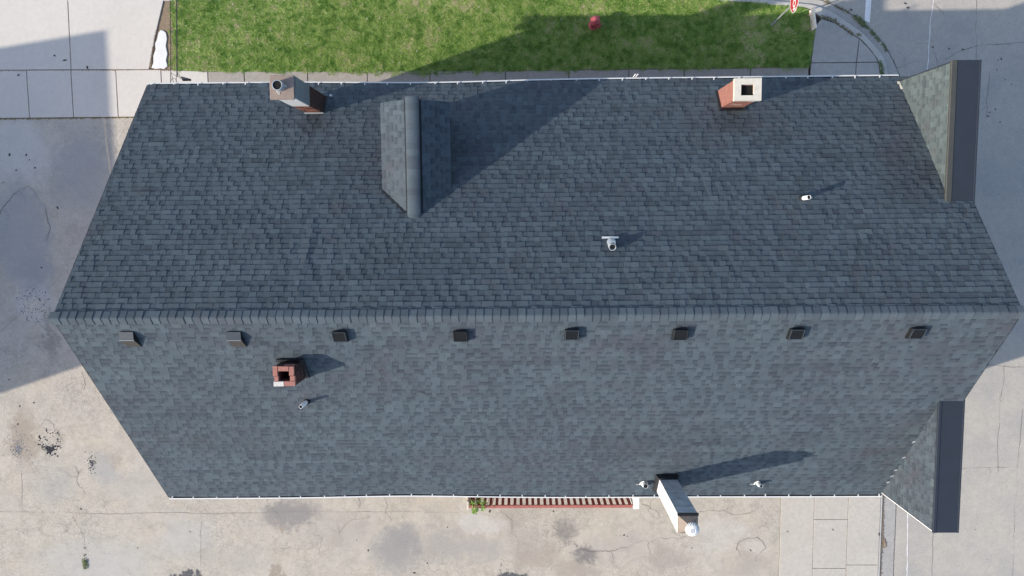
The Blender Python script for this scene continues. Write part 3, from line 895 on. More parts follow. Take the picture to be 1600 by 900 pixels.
for sg in (-1, 1):
    def P(yy, s, h, sg=sg): return (DXC + sg * (DHW - s * dc + h * dsn), yy, DZE + s * dsn + h * dc)
    segs = shingle_segments(P, 1.95, DYF + .01, -.015, dl - .09, lambda s: .145, flip=(sg > 0) == False, hb_hi=.012)
    join_segments('shingle_field', segs, M['shingle'], dormer)
dcap = ridge_cap_mesh('dormer_ridge_cap', .16, .05, .20, math.asin(dsn), .034, .040, .30, M['ridge'], 10)
y = 2.16; k = 0
while y < DYF - .05:
    o = bpy.data.objects.new('ridge_cap', dcap)
    o.location = (DXC + .01, y, DZR + .034); o.rotation_euler = (R.uniform(-.006, .006), 0, math.pi/2 + R.uniform(-.01, .01))
    link(o, dormer); y += .16; k += 1
sl = MB()
for sg, hh in ((-1, .032), (1, .030)):
    d0 = .205
    sl.add([(DXC + .01 + sg*d0*dc, 2.3, DZR - d0*dsn + hh), (DXC + .01 + sg*(d0-.02)*dc, 2.3, DZR - (d0-.02)*dsn + hh + .024), (DXC + .01 + sg*(d0-.02)*dc, DYF, DZR - (d0-.02)*dsn + hh + .024), (DXC + .01 + sg*d0*dc, DYF, DZR - d0*dsn + hh)], [(0,1,2,3)])
    xa_, xb_ = sorted((DXC + .01 + sg*(d0+.002)*dc, DXC + .01 + sg*(d0+.048)*dc))
    sl.box(xa_, xb_, 2.36, DYF, DZR - d0*dsn - .04, DZR - d0*dsn + .016)
sl.build('cap_gap_line', M['flash'], dormer)  # black strips put in for the shaded gap under the cap edges
# dark valley flashing along the west side of the dormer
vf = MB()
zN = lambda yv: ZE + (RW - yv) * RH / RW
p0 = Vector((DXC - .05, 2.25, 0)); p1 = Vector((DXC - DHW - .02, 2.98, 0))
for t0, t1 in ((0, 1),):
    a = p0.lerp(p1, t0); b = p0.lerp(p1, t1); off = Vector((-.045, -.045, 0))
    vf.add([(a.x, a.y, zN(a.y)+.03), (b.x, b.y, zN(b.y)+.03), (b.x+off.x, b.y+off.y, zN(b.y+off.y)+.022), (a.x+off.x, a.y+off.y, zN(a.y+off.y)+.022)], [(0,1,2,3)])
vf.build('valley_flashing', M['flash'], dormer)

# ------------------------------------------------------------------ chimneys
zS = lambda yv: ZE + (RW - abs(yv)) * RH / RW
def brick_courses(x0, x1, y0, y1, z0, z1, mats_prob, parent, name='brick_courses', east=None, bl=.203, bh=.057, j=.011):
    """running bond bricks round a rectangular shaft, joints recessed; returns nothing"""
    groups = {}
    z = z1 - bh; row = 0
    while z > z0 - bh:
        off = (row % 2) * (bl + j) / 2
        for face in range(4):
            L = (x1 - x0) if face in (0, 2) else (y1 - y0)
            u = -off
            while u < L:
                ua, ub = max(0, u), min(L, u + bl)
                if ub - ua > .03:
                    o = R.uniform(-.002, .004)
                    if face == 0: bx = (x0+ua, x0+ub, y0-o, y0+.05, z, z+bh)
                    elif face == 2: bx = (x0+ua, x0+ub, y1-.05, y1+o, z, z+bh)
                    elif face == 1: bx = (x1-.05, x1+o, y0+ua, y0+ub, z, z+bh)
                    else: bx = (x0-o, x0+.05, y0+ua, y0+ub, z, z+bh)
                    mp = east if (east and face in (1, 2)) else mats_prob  # east and north faces get a darker mix with their shade painted in
                    mname = R.choices([m for m, w in mp], [w for m, w in mp])[0]
                    groups.setdefault(mname, MB()).box(*bx)
                u += bl + j
        z -= bh + j; row += 1
    for mname, mb in groups.items():
        mb.build(name, M[mname], parent)['kind'] = 'stuff'

def flash_apron(x0, x1, y0, y1, parent, side, w=.10, mat='flash', sides='NSEW', up=.06):
    """bent metal round a chimney foot, lying on the slope"""
    zz = lambda yv: ZE + (RW - abs(yv)) * RH / RW + .022
    mb = MB()
    def quad(xa, xb, ya, yb):
        mb.add([(xa, ya, zz(ya)), (xb, ya, zz(ya)), (xb, yb, zz(yb)), (xa, yb, zz(yb)), (xa, ya, zz(ya)+up), (xb, ya, zz(ya)+up), (xb, yb, zz(yb)+up), (xa, yb, zz(yb)+up)],
               [(0,1,2,3), (4,5,6,7), (0,1,5,4), (1,2,6,5), (2,3,7,6), (3,0,4,7)])
    if 'N' in sides: quad(x0 - w, x1 + w, y1 + .002, y1 + w)
    if 'S' in sides: quad(x0 - w, x1 + w, y0 - w, y0 - .002)
    if 'E' in sides: quad(x1 + .002, x1 + w, y0 - .002, y1 + .002)
    if 'W' in sides: quad(x0 - w, x0 - .002, y0 - .002, y1 + .002)
    mb.build('flashing', M[mat], parent)

# tall chimney with siding on its upper half
bx = (-6.205, -5.755, 5.175, 5.695)
ch = MB().box(bx[0]+.008, bx[1]-.008, bx[2]+.008, bx[3]-.008, 6.6, 10.26).build('chimney', M['mortar'], bld)
ch['label'] = 'tall chimney with pale siding over dark brick, brown cap and round flue'
brick_courses(*bx, 7.1, 9.05, (('brick_red', 3), ('brick_dark', 4)), ch, east=(('brick_shade', 12), ('brick_dark', 1)))
sd = MB(); sg_ = MB()  # bright copy for the sunlit faces, darker copy for the shaded ones
nx = 7
for f in range(4):
    L0, L1 = (bx[0], bx[1]) if f in (0, 2) else (bx[2], bx[3])
    for k in range(nx):
        a = L0 + (L1-L0)*k/nx + .002; b = L0 + (L1-L0)*(k+1)/nx - .002
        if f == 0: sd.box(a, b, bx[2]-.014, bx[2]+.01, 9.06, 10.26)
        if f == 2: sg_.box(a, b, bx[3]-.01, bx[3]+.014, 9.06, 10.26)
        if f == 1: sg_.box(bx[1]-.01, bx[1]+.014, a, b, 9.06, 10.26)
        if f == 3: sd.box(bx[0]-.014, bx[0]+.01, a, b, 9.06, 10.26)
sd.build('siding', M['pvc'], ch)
sg_.build('siding', M['shade_grey'], ch)
MB().box(-6.36, -5.765, 5.135, 5.715, 10.262, 10.31, .012).build('chimney_cap', M['capbrown'], ch)
fl = MB().lathe((-6.115, 5.452, 10.30), [(.125, 0), (.125, .20), (.108, .20), (.108, .02)], 24, cap0=False).build('flue', M['galv'], ch, True)
MB().lathe((-6.115, 5.452, 10.47), [(.107, 0), (.107, .004)], 20).build('flue_inside', M['black'], fl)
MB().lathe((-6.115, 5.452, 10.34), [(.131, 0), (.131, .03)], 24, cap0=False, cap1=False).tube([(-5.985, 5.45, 10.36), (-5.94, 5.47, 10.37), (-5.945, 5.42, 10.36)], .009, 6).build('flue_clamp', M['whitemetal'], fl)
MB().tube([(-6.19, 5.34, 10.316), (-6.15, 5.28, 10.318), (-6.12, 5.26, 10.318)], .006, 5).tube([(-6.16, 5.33, 10.316), (-6.11, 5.31, 10.318), (-6.12, 5.26, 10.32)], .006, 5).build('loose_wire', M['whitemetal'], ch)
flash_apron(*bx, ch, 1, w=.055, sides='EW', up=.02)
MB().add([(bx[0]-.04, bx[2]-.03, zN(bx[2]-.03)+.03), (bx[1]+.04, bx[2]-.03, zN(bx[2]-.03)+.03), (bx[1]+.04, bx[2], zN(bx[2])+.09), (bx[0]-.04, bx[2], zN(bx[2])+.09)], [(0,1,2,3)]).build('flashing', M['galv'], ch)
MB().lathe((-5.60, 5.70, 7.36), [(.03, 0), (.03, .10), (.001, .11)], 10).build('drain_cap', M['whitemetal'], ch)

# brick chimney with a pale crown
bx = (5.285, 5.875, 5.20, 5.73)
ch = MB().box(bx[0]+.008, bx[1]-.008, bx[2]+.008, bx[3]-.008, 6.6, 8.97).build('chimney', M['mortar'], bld)
ch['label'] = 'short red brick chimney with a pale square crown'
brick_courses(*bx, 7.0, 8.97, (('brick_pink', 6), ('brick_red', 3), ('brick_white', .5)), ch)
def ring(x0, x1, y0, y1, a0, a1, b0, b1, z0, z1):
    vs = []
    for z in (z0, z1):
        vs += [(x0,y0,z),(x1,y0,z),(x1,y1,z),(x0,y1,z),(a0,b0,z),(a1,b0,z),(a1,b1,z),(a0,b1,z)]
    fs = []
    for i in range(4):
        j = (i+1) % 4
        fs += [(8+i, 8+j, 12+j, 12+i), (i, 4+i, 4+j, j), (i, j, 8+j, 8+i), (4+j, 4+i, 12+i, 12+j)]
    return vs, fs
v, f = ring(5.262, 5.962, 5.178, 5.748, 5.437, 5.768, 5.315, 5.59, 8.972, 9.085)
mk('chimney_crown', v, f, M['capstone'], ch)
v, f = ring(5.41, 5.795, 5.29, 5.615, 5.445, 5.76, 5.325, 5.58, 8.3, 9.0)
mk('flue_liner', v, f, M['brick_dark'], ch)
MB().box(5.43, 5.775, 5.31, 5.60, 8.973, 8.976).build('flue_inside', M['black'], ch)
flash_apron(*bx, ch, 1, w=.075, sides='SW', up=.045)

# open red brick chimney on the south slope
bx = (-6.095, -5.60, -1.675, -1.215)
zt = 11.585
ch = MB().box(bx[0]+.008, bx[1]-.008, bx[2]+.008, bx[3]-.008, 10.2, zt - .40).build('chimney', M['mortar'], bld)
ch['label'] = 'open red brick chimney, one corner brick whitened'
brick_courses(*bx, 10.4, zt - .068, (('brick_red', 3), ('brick_dark', 5)), ch, east=(('brick_shade', 5), ('brick_dark', 4)))
v, f = ring(bx[0]+.05, bx[1]-.05, bx[2]+.05, bx[3]-.05, -5.98, -5.715, -1.56, -1.33, zt - .42, zt - .07)
mk('flue_wall', v, f, M['brick_dark'], ch)
MB().box(-5.99, -5.71, -1.565, -1.325, zt - .399, zt - .396).build('flue_inside', M['black'], ch)
for (xa, xb, ya, yb, mm, dz) in ((-6.11, -6.00, -1.44, -1.20, 'brick_pink', .0), (-6.085, -5.985, -1.565, -1.445, 'brick_pink', -.004), (-5.985, -5.735, -1.325, -1.21, 'brick_pink', .004),
                             (-5.73, -5.615, -1.435, -1.215, 'brick_pink', -.003), (-5.71, -5.595, -1.56, -1.44, 'brick_pink', .003), (-6.10, -5.86, -1.685, -1.572, 'brick_white', .004), (-5.85, -5.592, -1.68, -1.567, 'brick_pink', 0)):
    MB().box(xa, xb, ya, yb, zt - .062, zt + dz, .006).build('brick', M[mm], ch)
MB().box(-5.86, -5.62, -1.212, -1.185, zt - .13, zt - .075, .004).build('brick', M['brick_pink'], ch)
flash_apron(*bx, ch, -1, w=.085, sides='NE', up=.10)

# ------------------------------------------------------------------ exhaust duct with fan dome
dx0, dx1, dy0, dy1, dzt = 3.665, 4.165, -5.79, -5.28, 10.42
duct = MB().box(dx0, dx1, dy0, dy1, 6.9, dzt).build('exhaust_duct', M['duct_metal'], bld)
duct['label'] = 'tall square exhaust duct with a white ribbed fan dome, at the south eave'
MB().box(dx0 - .012, dx0 - .002, dy0 + .002, dy1 - .002, 7.25, dzt - .01).build('white_side', M['whitemetal'], duct)
for z in (8.1, 9.0, 9.9):
    MB().box(dx0 - .006, dx1 + .006, dy1, dy1 + .006, z, z + .02).build('seam', M['galv'], duct)
# curb
vs = []
for (ex, up) in ((.10, 0.0), (.05, .30)):
    for (x, y) in ((dx0 - ex, dy0 - ex), (dx1 + ex*.5, dy0 - ex), (dx1 + ex*.5, dy1 + ex), (dx0 - ex, dy1 + ex)):
        vs.append((x, y, zS(y) - .03 + up if up else zS(y) - .03))
mk('duct_curb', vs, [(0,1,5,4), (1,2,6,5), (2,3,7,6), (3,0,4,7), (4,5,6,7)], M['flash'], duct)
MB().box(dx0 - .016, dx1 + .016, dy1 - .05, dy1 + .016, dzt - .02, dzt + .03).build('top_flange', M['darkmetal'], duct)
cx, cy = (dx0 + dx1)/2 + .03, (dy0 + dy1)/2 - .02
mk('transition_hood', [(dx0-.006, dy0-.006, dzt+.003), (dx1+.006, dy0-.006, dzt+.003), (dx1+.006, dy1-.04, dzt+.003), (dx0-.006, dy1-.04, dzt+.003),
                       (cx-.09, cy-.09, dzt+.17), (cx+.09, cy-.09, dzt+.17), (cx+.09, cy+.09, dzt+.17), (cx-.09, cy+.09, dzt+.17)],
   [(0,1,5,4), (1,2,6,5), (2,3,7,6), (3,0,4,7), (4,5,6,7)], M['rust'], duct)
fan = MB().lathe((cx+.02, cy-.02, dzt+.15), [(.09, 0), (.09, .08), (.165, .08), (.175, .11), (.163, .15), (.125, .19), (.062, .215), (.001, .22)], 40).build('fan_dome', M['galv_light'], duct, True)
rb = MB()
for k in range(24):
    t = 2*math.pi*k/24
    pts = [(cx+.02 + r*math.cos(t), cy-.02 + r*math.sin(t), dzt+.15+h) for r, h in ((.178, .11), (.166, .154), (.128, .195), (.064, .22))]
    rb.tube(pts, .009, 4)
rb.build('dome_ribs', M['pvc'], fan)

# ------------------------------------------------------------------ box vents along the ridge
def roof_point_S(x, y): return zS(y)
for i, (x, y) in enumerate(((-9.449, -.52), (-6.947, -.538), (-4.483, -.503), (-1.683, -.515), (.896, -.49), (3.393, -.508), (6.055, -.511), (8.81, -.513))):
    w = .165
    if i < 2:
        # hood with a level top and a steep brown front
        y_n, y_m, y_s = y + .17, y - .03, y - .235
        zt_ = zS(y_n) + .06
        vs = []
        for xx in (x - w, x + w):
            vs += [(xx, y_n, zS(y_n)), (xx, y_n, zt_), (xx, y_m, zt_ - .02), (xx, y_s, zS(y_s) + .03), (xx, y_s, zS(y_s))]
        v = mk('roof_vent', vs, [(0,1,2,3,4), (9,8,7,6,5), (0,5,6,1), (3,8,9,4)], M['darkmetal'], bld)
        mk('hood_top', [vs[1], vs[2], vs[7], vs[6]], [(0,1,2,3)], M['hood_top'], v)
        mk('hood_front', [vs[2], vs[3], vs[8], vs[7]], [(0,1,2,3)], M['hood_front'], v)
        MB().box(x - w - .006, x + w + .006, y_m - .012, y_m + .008, zt_ - .028, zt_ - .012).build('hood_lip', M['shade_grey'], v)
    else:
        y_n, y_s = y + .135, y - .135
        hN, hS = .165, .165
        vs = []
        for ww, ins, top in ((w, 0, 0), (w, 0, 1), (w - .02, .018, 2)):
            for (xx, yy, hh) in ((x - ww, y_n - ins, hN), (x + ww, y_n - ins, hN), (x + ww, y_s + ins, hS), (x - ww, y_s + ins, hS)):
                vs.append((xx, yy, zS(yy) + (0 if top == 0 else hh + (.012 if top == 2 else 0))))
        fs = []
        for r_ in (0, 4):
            for a in range(4):
                b = (a+1) % 4
                fs.append((r_+b, r_+a, r_+4+a, r_+4+b))
        v = mk('roof_vent', vs, fs, M['darkmetal'], bld)
        tv = []
        for dxx, dyy in ((-1, 1), (1, 1), (1, -1), (-1, -1)):
            yy = y + dyy * .098 - .002
            tv.append((x + dxx * (w - .035), yy, zS(yy) + .152))
        mk('hood_top', [vs[8], vs[9], vs[10], vs[11]], [(3,2,1,0)], M['hood_glassy'], v)
        mm = MB()
        for a in range(4):
            p, q = Vector(vs[8+a]), Vector(vs[8+(a+1) % 4])
            mm.tube([p + Vector((0, 0, .003)), q + Vector((0, 0, .003))], .008, 6)
        mm.build('hood_rim', M['darkmetal'] if i in (3, 5) else M['hood_top'], v)
    MB().add([(x - w - .06, y + .23, zS(y + .23) + .016), (x + w + .06, y + .23, zS(y + .23) + .016), (x + w + .06, y - .26, zS(y - .26) + .016), (x - w - .06, y - .26, zS(y - .26) + .016)], [(3,2,1,0)]).build('vent_flange', M['shingle'] if False else M['deck'], v) if False else None

# ------------------------------------------------------------------ vent pipes
def pipe(base, h, r, mat, label, lean=(0, 0), collar='galv', thick=.006, collar_r=1.5):
    b = Vector(base); ax = Vector((lean[0], lean[1], 1))
    p = MB().lathe(b - Vector((0, 0, .15)), [(r, 0), (r, h + .15), (r - thick, h + .15), (r - thick, h + .02)], 20, axis=ax, cap0=False).build('vent_pipe', M[mat], bld, True)
    p['label'] = label
    axn = ax.normalized()
    MB().lathe(b + axn * (h - .02), [(r - thick*.9, 0), (r - thick*.9, .004)], 18, axis=ax).build('pipe_inside', M['black'], p)
    nrm = Vector((0, SN if b.y > 0 else -SN, CS))
    MB().lathe(b - nrm * .01, [(r * collar_r * 1.25, 0), (r * collar_r * 1.2, .03), (r * 1.12, .10), (r * 1.02, .12)], 20, axis=(nrm + Vector((0, 0, .6)))).build('pipe_collar', M[collar], p, True)
    return p
pipe((6.80, 2.64, zN(2.64)), .42, .052, 'pvc', 'white vent pipe on the north slope, east end', (.02, .03), 'flash')
pipe((-5.80, -2.44, zS(-2.44)), .52, .048, 'pvc', 'white vent pipe on the south slope near the open brick chimney', (-.02, -.02), 'darkmetal')
p = pipe((1.915, 1.60, zN(1.60)), .33, .088, 'galv', 'grey metal vent pipe with a wide flange bar, on the north slope', (0, -.22), 'galv', .018, 1.0)
q = MB()
yb = 1.70
q.add([(1.70, yb, zN(yb)+.03), (2.10, yb, zN(yb)+.03), (2.10, yb+.045, zN(yb+.045)+.03), (1.70, yb+.045, zN(yb+.045)+.03),
       (1.70, yb, zN(yb)+.06), (2.10, yb, zN(yb)+.06), (2.10, yb+.045, zN(yb+.045)+.06), (1.70, yb+.045, zN(yb+.045)+.06)], [(3,2,1,0), (4,5,6,7), (0,1,5,4), (1,2,6,5), (2,3,7,6), (3,0,4,7)])
q.add([(1.83, 1.57, zN(1.57)+.20), (2.0, 1.57, zN(1.57)+.20), (2.0, yb+.02, zN(yb)+.06), (1.83, yb+.02, zN(yb)+.06)], [(0,1,2,3)])
q.build('pipe_flange', M['whitemetal'], p)
for (x, y, r, h, lb) in ((3.30, -5.56, .075, .26, 'grey vent pipe beside the tall exhaust duct'), (6.64, -5.57, .055, .28, 'grey vent pipe at the south eave, east of the duct')):
    p = pipe((x, y, zS(y)), h, r, 'galv', lb, (0, 0), 'whitemetal', .014, 1.15)
    mb = MB()
    mb.add([(x-.24, y-.06, zS(y-.06)+.025), (x-.03, y-.06, zS(y-.06)+.025), (x-.03, y-.03, zS(y-.03)+.03), (x-.24, y-.03, zS(y-.03)+.03)], [(0,1,2,3), (3,2,1,0)])
    pts = [(x-.13 + .13*(1-math.cos(t)), y - .04 + .13*math.sin(t), zS(y - .04 + .13*math.sin(t)) + .04) for t in (0, .35, .7, 1.05, 1.4)]
    mb.tube(pts, .016, 6)
    mb.build('pipe_flange', M['whitemetal'], p)

# pair of thin white pipes at the north gutter
for xx in (2.985, 3.055):
    MB().tube([(xx, 6.21, 5.2), (xx, 6.215, 6.6), (xx+.01, 6.235, 7.22)], .016, 8).build('conduit', M['pvc'], bld)
# bits on the roof
twig = MB().tube([(-2.90, -2.13, zS(2.13)+.03), (-2.80, -2.16, zS(2.16)+.035), (-2.72, -2.22, zS(2.22)+.03), (-2.69, -2.28, zS(2.28)+.028)], [.006, .008, .006, .003], 6).build('twig', M['speck'])
tag(twig, 'thin dark twig lying on the south roof slope', 'twig')

# ------------------------------------------------------------------ lawn
LB = [(-13.6, 7.93), (-13.0, 7.90), (-12.14, 7.89), (-10.31, 7.85), (-7.87, 7.79), (-6.09, 7.74), (-3.68, 7.66), (-2.51, 7.78), (-0.57, 7.80), (1.45, 7.80), (1.58, 7.66), (1.72, 7.80), (4.26, 7.81), (6.67, 7.80), (9.07, 7.79), (10.03, 7.71), (10.6, 7.83)]
LT = [(-13.4, 10.72), (6.15, 10.42), (7.27, 10.25), (8.54, 10.16), (9.82, 10.03), (10.52, 9.92), (10.75, 9.75)]
lawn_poly = LB + [(10.64, 7.95), (10.72, 8.64), (10.79, 9.25), (10.76, 9.70)] + list(reversed(LT[:-1])) + [(-13.45, 9.3)]
sheet('lawn', lawn_poly, 0.012, M['soil'])
def npnoise(x, y, seed, scale):
    """cheap smooth value noise"""
    r = np.random.default_rng(seed); T = r.random((64, 64))
    u = x * scale; v = y * scale
    i = np.floor(u).astype(int); j = np.floor(v).astype(int); fu = u - i; fv = v - j
    fu = fu*fu*(3-2*fu); fv = fv*fv*(3-2*fv)
    g = lambda a, b: T[a % 64, b % 64]
    return (g(i, j)*(1-fu)+g(i+1, j)*fu)*(1-fv) + (g(i, j+1)*(1-fu)+g(i+1, j+1)*fu)*fv
def grass_field(n_tufts, per):
    tx = NR.uniform(-13.6, 10.8, n_tufts); ty = NR.uniform(7.6, 10.7, n_tufts)
    lb = np.interp(tx, [p[0] for p in LB], [p[1] for p in LB]) + (npnoise(tx, ty, 5, 3.0)-.5)*.16 + (npnoise(tx, ty, 15, 9.0)-.5)*.14
    lt = np.interp(tx, [p[0] for p in LT], [p[1] for p in LT])
    rt = np.interp(ty, [7.8, 7.95, 8.64, 9.25, 9.7, 9.95], [10.58, 10.62, 10.70, 10.77, 10.70, 10.4]) + (npnoise(tx, ty, 6, 4.0)-.5)*.10
    lf = np.interp(ty, [7.9, 8.6, 9.3, 10.6], [-13.60, -13.55, -13.50, -13.42]) + (npnoise(tx, ty, 8, 3.0)-.5)*.25
    keep = (ty > lb) & (ty < lt) & (tx < rt) & (tx > lf)
    n1 = npnoise(tx, ty, 1, .9); n2 = npnoise(tx, ty, 2, 3.2); n3 = npnoise(tx+9, ty, 3, 7.5)
    dry = np.clip((n1*.55 + n2*.45 - .56) * 3.2, 0, 1)
    # worn places: by the sign corner, by the hydrant, along the west end
    def blob(cx, cy, rx, ry): return np.exp(-(((tx-cx)/rx)**2 + ((ty-cy)/ry)**2))
    worn = .95*blob(8.55, 8.75, .40, .75) + .9*blob(2.55, 10.0, .12, .35) + .45*blob(-9.2, 10.2, 1.2, .5) + .5*blob(-12.6, 8.8, .5, .9) + .8*blob(-13.55, 9.2, .16, 1.6) + .6*blob(-3.5, 10.5, 1.6, .4) + .45*blob(9.6, 9.3, .3, .3) + .5*blob(-11.0, 9.3, .5, .6)
    worn = np.clip(worn * (.55 + .9*n3), 0, 1)
    keep &= NR.random(n_tufts) > worn*.45
    tone = .42 + .62*(n3-.5) + .34*(n2-.5) + NR.normal(0, .17, n_tufts) + .20*dry + .50*worn
    hgt = (.028 + .024*n2 + .02*NR.random(n_tufts)) * (1-.5*worn)
    tx, ty, tone, hgt, worn = tx[keep], ty[keep], tone[keep], hgt[keep], worn[keep]
    n = len(tx)
    X = np.repeat(tx, per) + NR.normal(0, .030, n*per); Y = np.repeat(ty, per) + NR.normal(0, .030, n*per)
    H = np.repeat(hgt, per) * NR.uniform(.6, 1.25, n*per); T = np.clip(np.repeat(tone, per) + NR.normal(0, .12, n*per), 0, 1)
    az = NR.uniform(0, 2*np.pi, n*per); ln = NR.uniform(.5, 1.7, n*per) * H
    wz = az + np.pi/2 + NR.normal(0, .4, n*per); w = NR.uniform(.006, .011, n*per)
    N = n*per
    co = np.empty((N, 3, 3), np.float32)
    co[:, 0] = np.stack([X - np.cos(wz)*w, Y - np.sin(wz)*w, np.full(N, .012)], 1)
    co[:, 1] = np.stack([X + np.cos(wz)*w, Y + np.sin(wz)*w, np.full(N, .012)], 1)
    co[:, 2] = np.stack([X + np.cos(az)*ln, Y + np.sin(az)*ln, .012 + H], 1)
    me = bpy.data.meshes.new('grass')
    me.vertices.add(N*3); me.vertices.foreach_set('co', co.ravel())
    me.loops.add(N*3); me.loops.foreach_set('vertex_index', np.arange(N*3, dtype=np.int32))
    me.polygons.add(N); me.polygons.foreach_set('loop_start', np.arange(0, N*3, 3, dtype=np.int32))
    me.attributes.new('tone', 'FLOAT', 'FACE').data.foreach_set('value', T.astype(np.float32))
    me.materials.append(M['grass']); me.update(); me.validate()
    o = bpy.data.objects.new('grass', me); link(o)
    tag(o, 'mown green lawn between the sidewalk and the street', 'grass', kind='stuff')
grass_field(24000, 17)
# clover heads and seed fluff dotted over the lawn
fv = MB()
for k in range(95):
    x = R.uniform(-13.0, 10.2); y = R.uniform(7.95, 10.4)
    if x > 0 and R.random() < .6: continue
    r = R.uniform(.008, .02)
    fv.lathe((x, y, .07), [(r*.6, 0), (r, .008), (r*.5, .016)], 6)
o = fv.build('clover_flowers', M['flower']); tag(o, 'white clover heads dotted through the lawn', 'flowers', kind='stuff')

# ------------------------------------------------------------------ leaves, weeds, rubble
def leaf_clump(mb, cx, cy, rx, ry, n, size, h, z=0.0, droop=.5, star=False):
    for k in range(n):
        t = R.uniform(0, 2*math.pi); q = math.sqrt(R.random())
        x = cx + rx*q*math.cos(t); y = cy + ry*q*math.sin(t)
        zz = z + h * (1 - .6*q) * R.uniform(.35, 1.0)
        d = R.uniform(0, 2*math.pi); L = size*R.uniform(.6, 1.3); w = L*R.uniform(.28, .5)
        ux, uy = math.cos(d), math.sin(d); px, py = -uy, ux
        up = R.uniform(-droop, droop)*L
        mb.add([(x, y, zz), (x+ux*L*.5+px*w*.5, y+uy*L*.5+py*w*.5, zz+up*.7+.1*L), (x+ux*L, y+uy*L, zz+up*.6), (x+ux*L*.5-px*w*.5, y+uy*L*.5-py*w*.5, zz+up*.7+.1*L)], [(0,1,2,3)])

def weed(pts, spread, n, size, h, mat, label, z, name='weed_clump', group='weeds in the kerb joints'):
    mb = MB(); b = Vector((pts[0][0], pts[0][1], z))
    for (x, y) in pts:
        leaf_clump(mb, x - b.x, y - b.y, spread, spread*.8, n, size, h)
    o = mb.build(name, M[mat], None, loc=b)
    tag(o, label, 'weeds', group)
    return o
WZ = STREET_Z
weed([(11.29, 10.17), (11.2, 10.2)], .07, 26, .05, .06, 'weed_dry', 'dry weed tuft at the lawn end of the street gutter', WZ)
weed([(11.6, 10.02), (11.72, 9.97), (11.81, 9.93), (11.9, 9.88), (12.02, 9.82)], .09, 22, .05, .05, 'weed_dry', 'thin dry weeds in the gutter edge left of the stop line', WZ)
weed([(12.3, 9.63), (12.42, 9.55), (12.52, 9.46), (12.6, 9.36)], .10, 46, .07, .12, 'weed', 'largest green weed clump, at the foot of the stop line', WZ)
weed([(12.72, 9.28), (12.80, 9.22)], .06, 26, .05, .06, 'weed', 'small green weed just past the stop line', WZ)
weed([(12.93, 9.1), (13.02, 9.0)], .08, 34, .055, .08, 'weed', 'green weed clump midway round the gutter bend', WZ)
weed([(13.13, 8.87), (13.2, 8.78)], .07, 30, .055, .08, 'weed', 'green weed clump on the lower half of the gutter bend', WZ)
weed([(13.36, 8.62), (13.44, 8.52), (13.52, 8.40)], .055, 26, .05, .06, 'weed', 'string of small weeds near the end of the gutter bend', WZ)
weed([(11.05, 9.60), (11.18, 9.57), (11.32, 9.53), (11.46, 9.47)], .09, 40, .055, .06, 'weed_dry', 'olive dry grass strip behind the kerb beside the white sign', .02)
weed([(11.62, 9.38), (11.78, 9.28), (11.92, 9.18), (12.05, 9.08), (12.15, 9.0)], .07, 36, .05, .04, 'weed_dry', 'brown dead grass strip along the back of the kerb', .02)
weed([(12.36, 8.97), (12.45, 8.95)], .06, 20, .05, .04, 'weed_dry', 'faint dry tuft on top of the kerb', .02)
weed([(13.24, 7.93), (13.28, 7.8), (13.31, 7.66), (13.32, 7.54), (13.33, 7.4)], .075, 40, .06, .09, 'weed', 'dark green weeds where the kerb meets the roof edge', .02)
weed([(-18.06, -11.45), (-18.05, -11.55), (-18.04, -11.68)], .11, 50, .07, .09, 'weed', 'lone green tuft in the lot crack, lower left', 0.0, 'grass_tuft', 'tufts in the parking lot')
weed([(-18.03, -10.9), (-18.05, -11.2)], .05, 20, .04, .02, 'weed_dry', 'two brown dead tufts above the lone green tuft', 0.0, 'grass_tuft', 'tufts in the parking lot')

def dirt_line(pts, w, n, mat, label, z, name='dirt_strip'):
    """crumbs of soil packed in a joint"""
    mb = MB()
    for k in range(n):
        i = R.randrange(len(pts)-1); t = R.random()
        x = pts[i][0] + (pts[i+1][0]-pts[i][0])*t + R.gauss(0, w*.4); y = pts[i][1] + (pts[i+1][1]-pts[i][1])*t
        s = R.uniform(.015, .05)
        a = R.uniform(0, 3.1)
        P = [(x + s*R.uniform(.6, 1.2)*math.cos(a+q*2*math.pi/5), y + s*R.uniform(.6, 1.2)*math.sin(a+q*2*math.pi/5), z) for q in range(5)]
        mb.add(P + [(x, y, z + s*.35)], [(q, (q+1) % 5, 5) for q in range(5)])
    o = mb.build(name, M[mat]); tag(o, label, 'dirt', kind='stuff')
dirt_line([(13.97, -8.4), (13.985, -9.3), (14.0, -9.9), (14.02, -10.5), (14.0, -11.2), (13.99, -12.3), (13.98, -14)], .07, 800, 'dirt', 'brown soil packed along the kerb foot, lower right', -.026)
dirt_line([(14.04, -10.45), (14.12, -10.7), (14.19, -10.93), (14.05, -10.98), (14.02, -10.5)], .05, 70, 'dirt', 'brown crumbled patch beside the kerb foot', -.036)
dirt_line([(12.62, -11.8), (12.6, -12.3)], .05, 40, 'dirt', 'brown soil in a slab joint, bottom right', .02)
dirt_line([(-25, 7.99), (-17, 7.96), (-14.2, 7.96), (-13.4, 7.92)], .03, 300, 'dirt', 'dirt in the joint between driveway and sidewalk', .02)
dirt_line([(-25, 6.20), (-20, 6.2), (-15, 6.2)], .03, 260, 'weed_dry', 'weedy joint between sidewalk and parking lot', .012)
dirt_line([(-14.05, 9.45), (-14.18, 8.95), (-14.28, 8.5), (-14.33, 8.05)], .03, 90, 'dirt', 'soil line left of the white concrete patch', .02)
dirt_line([(-13.55, 7.95), (-13.5, 8.6), (-13.48, 9.3), (-13.42, 10.5)], .09, 420, 'dirt', 'bare brown edge of the lawn by the driveway', .014)
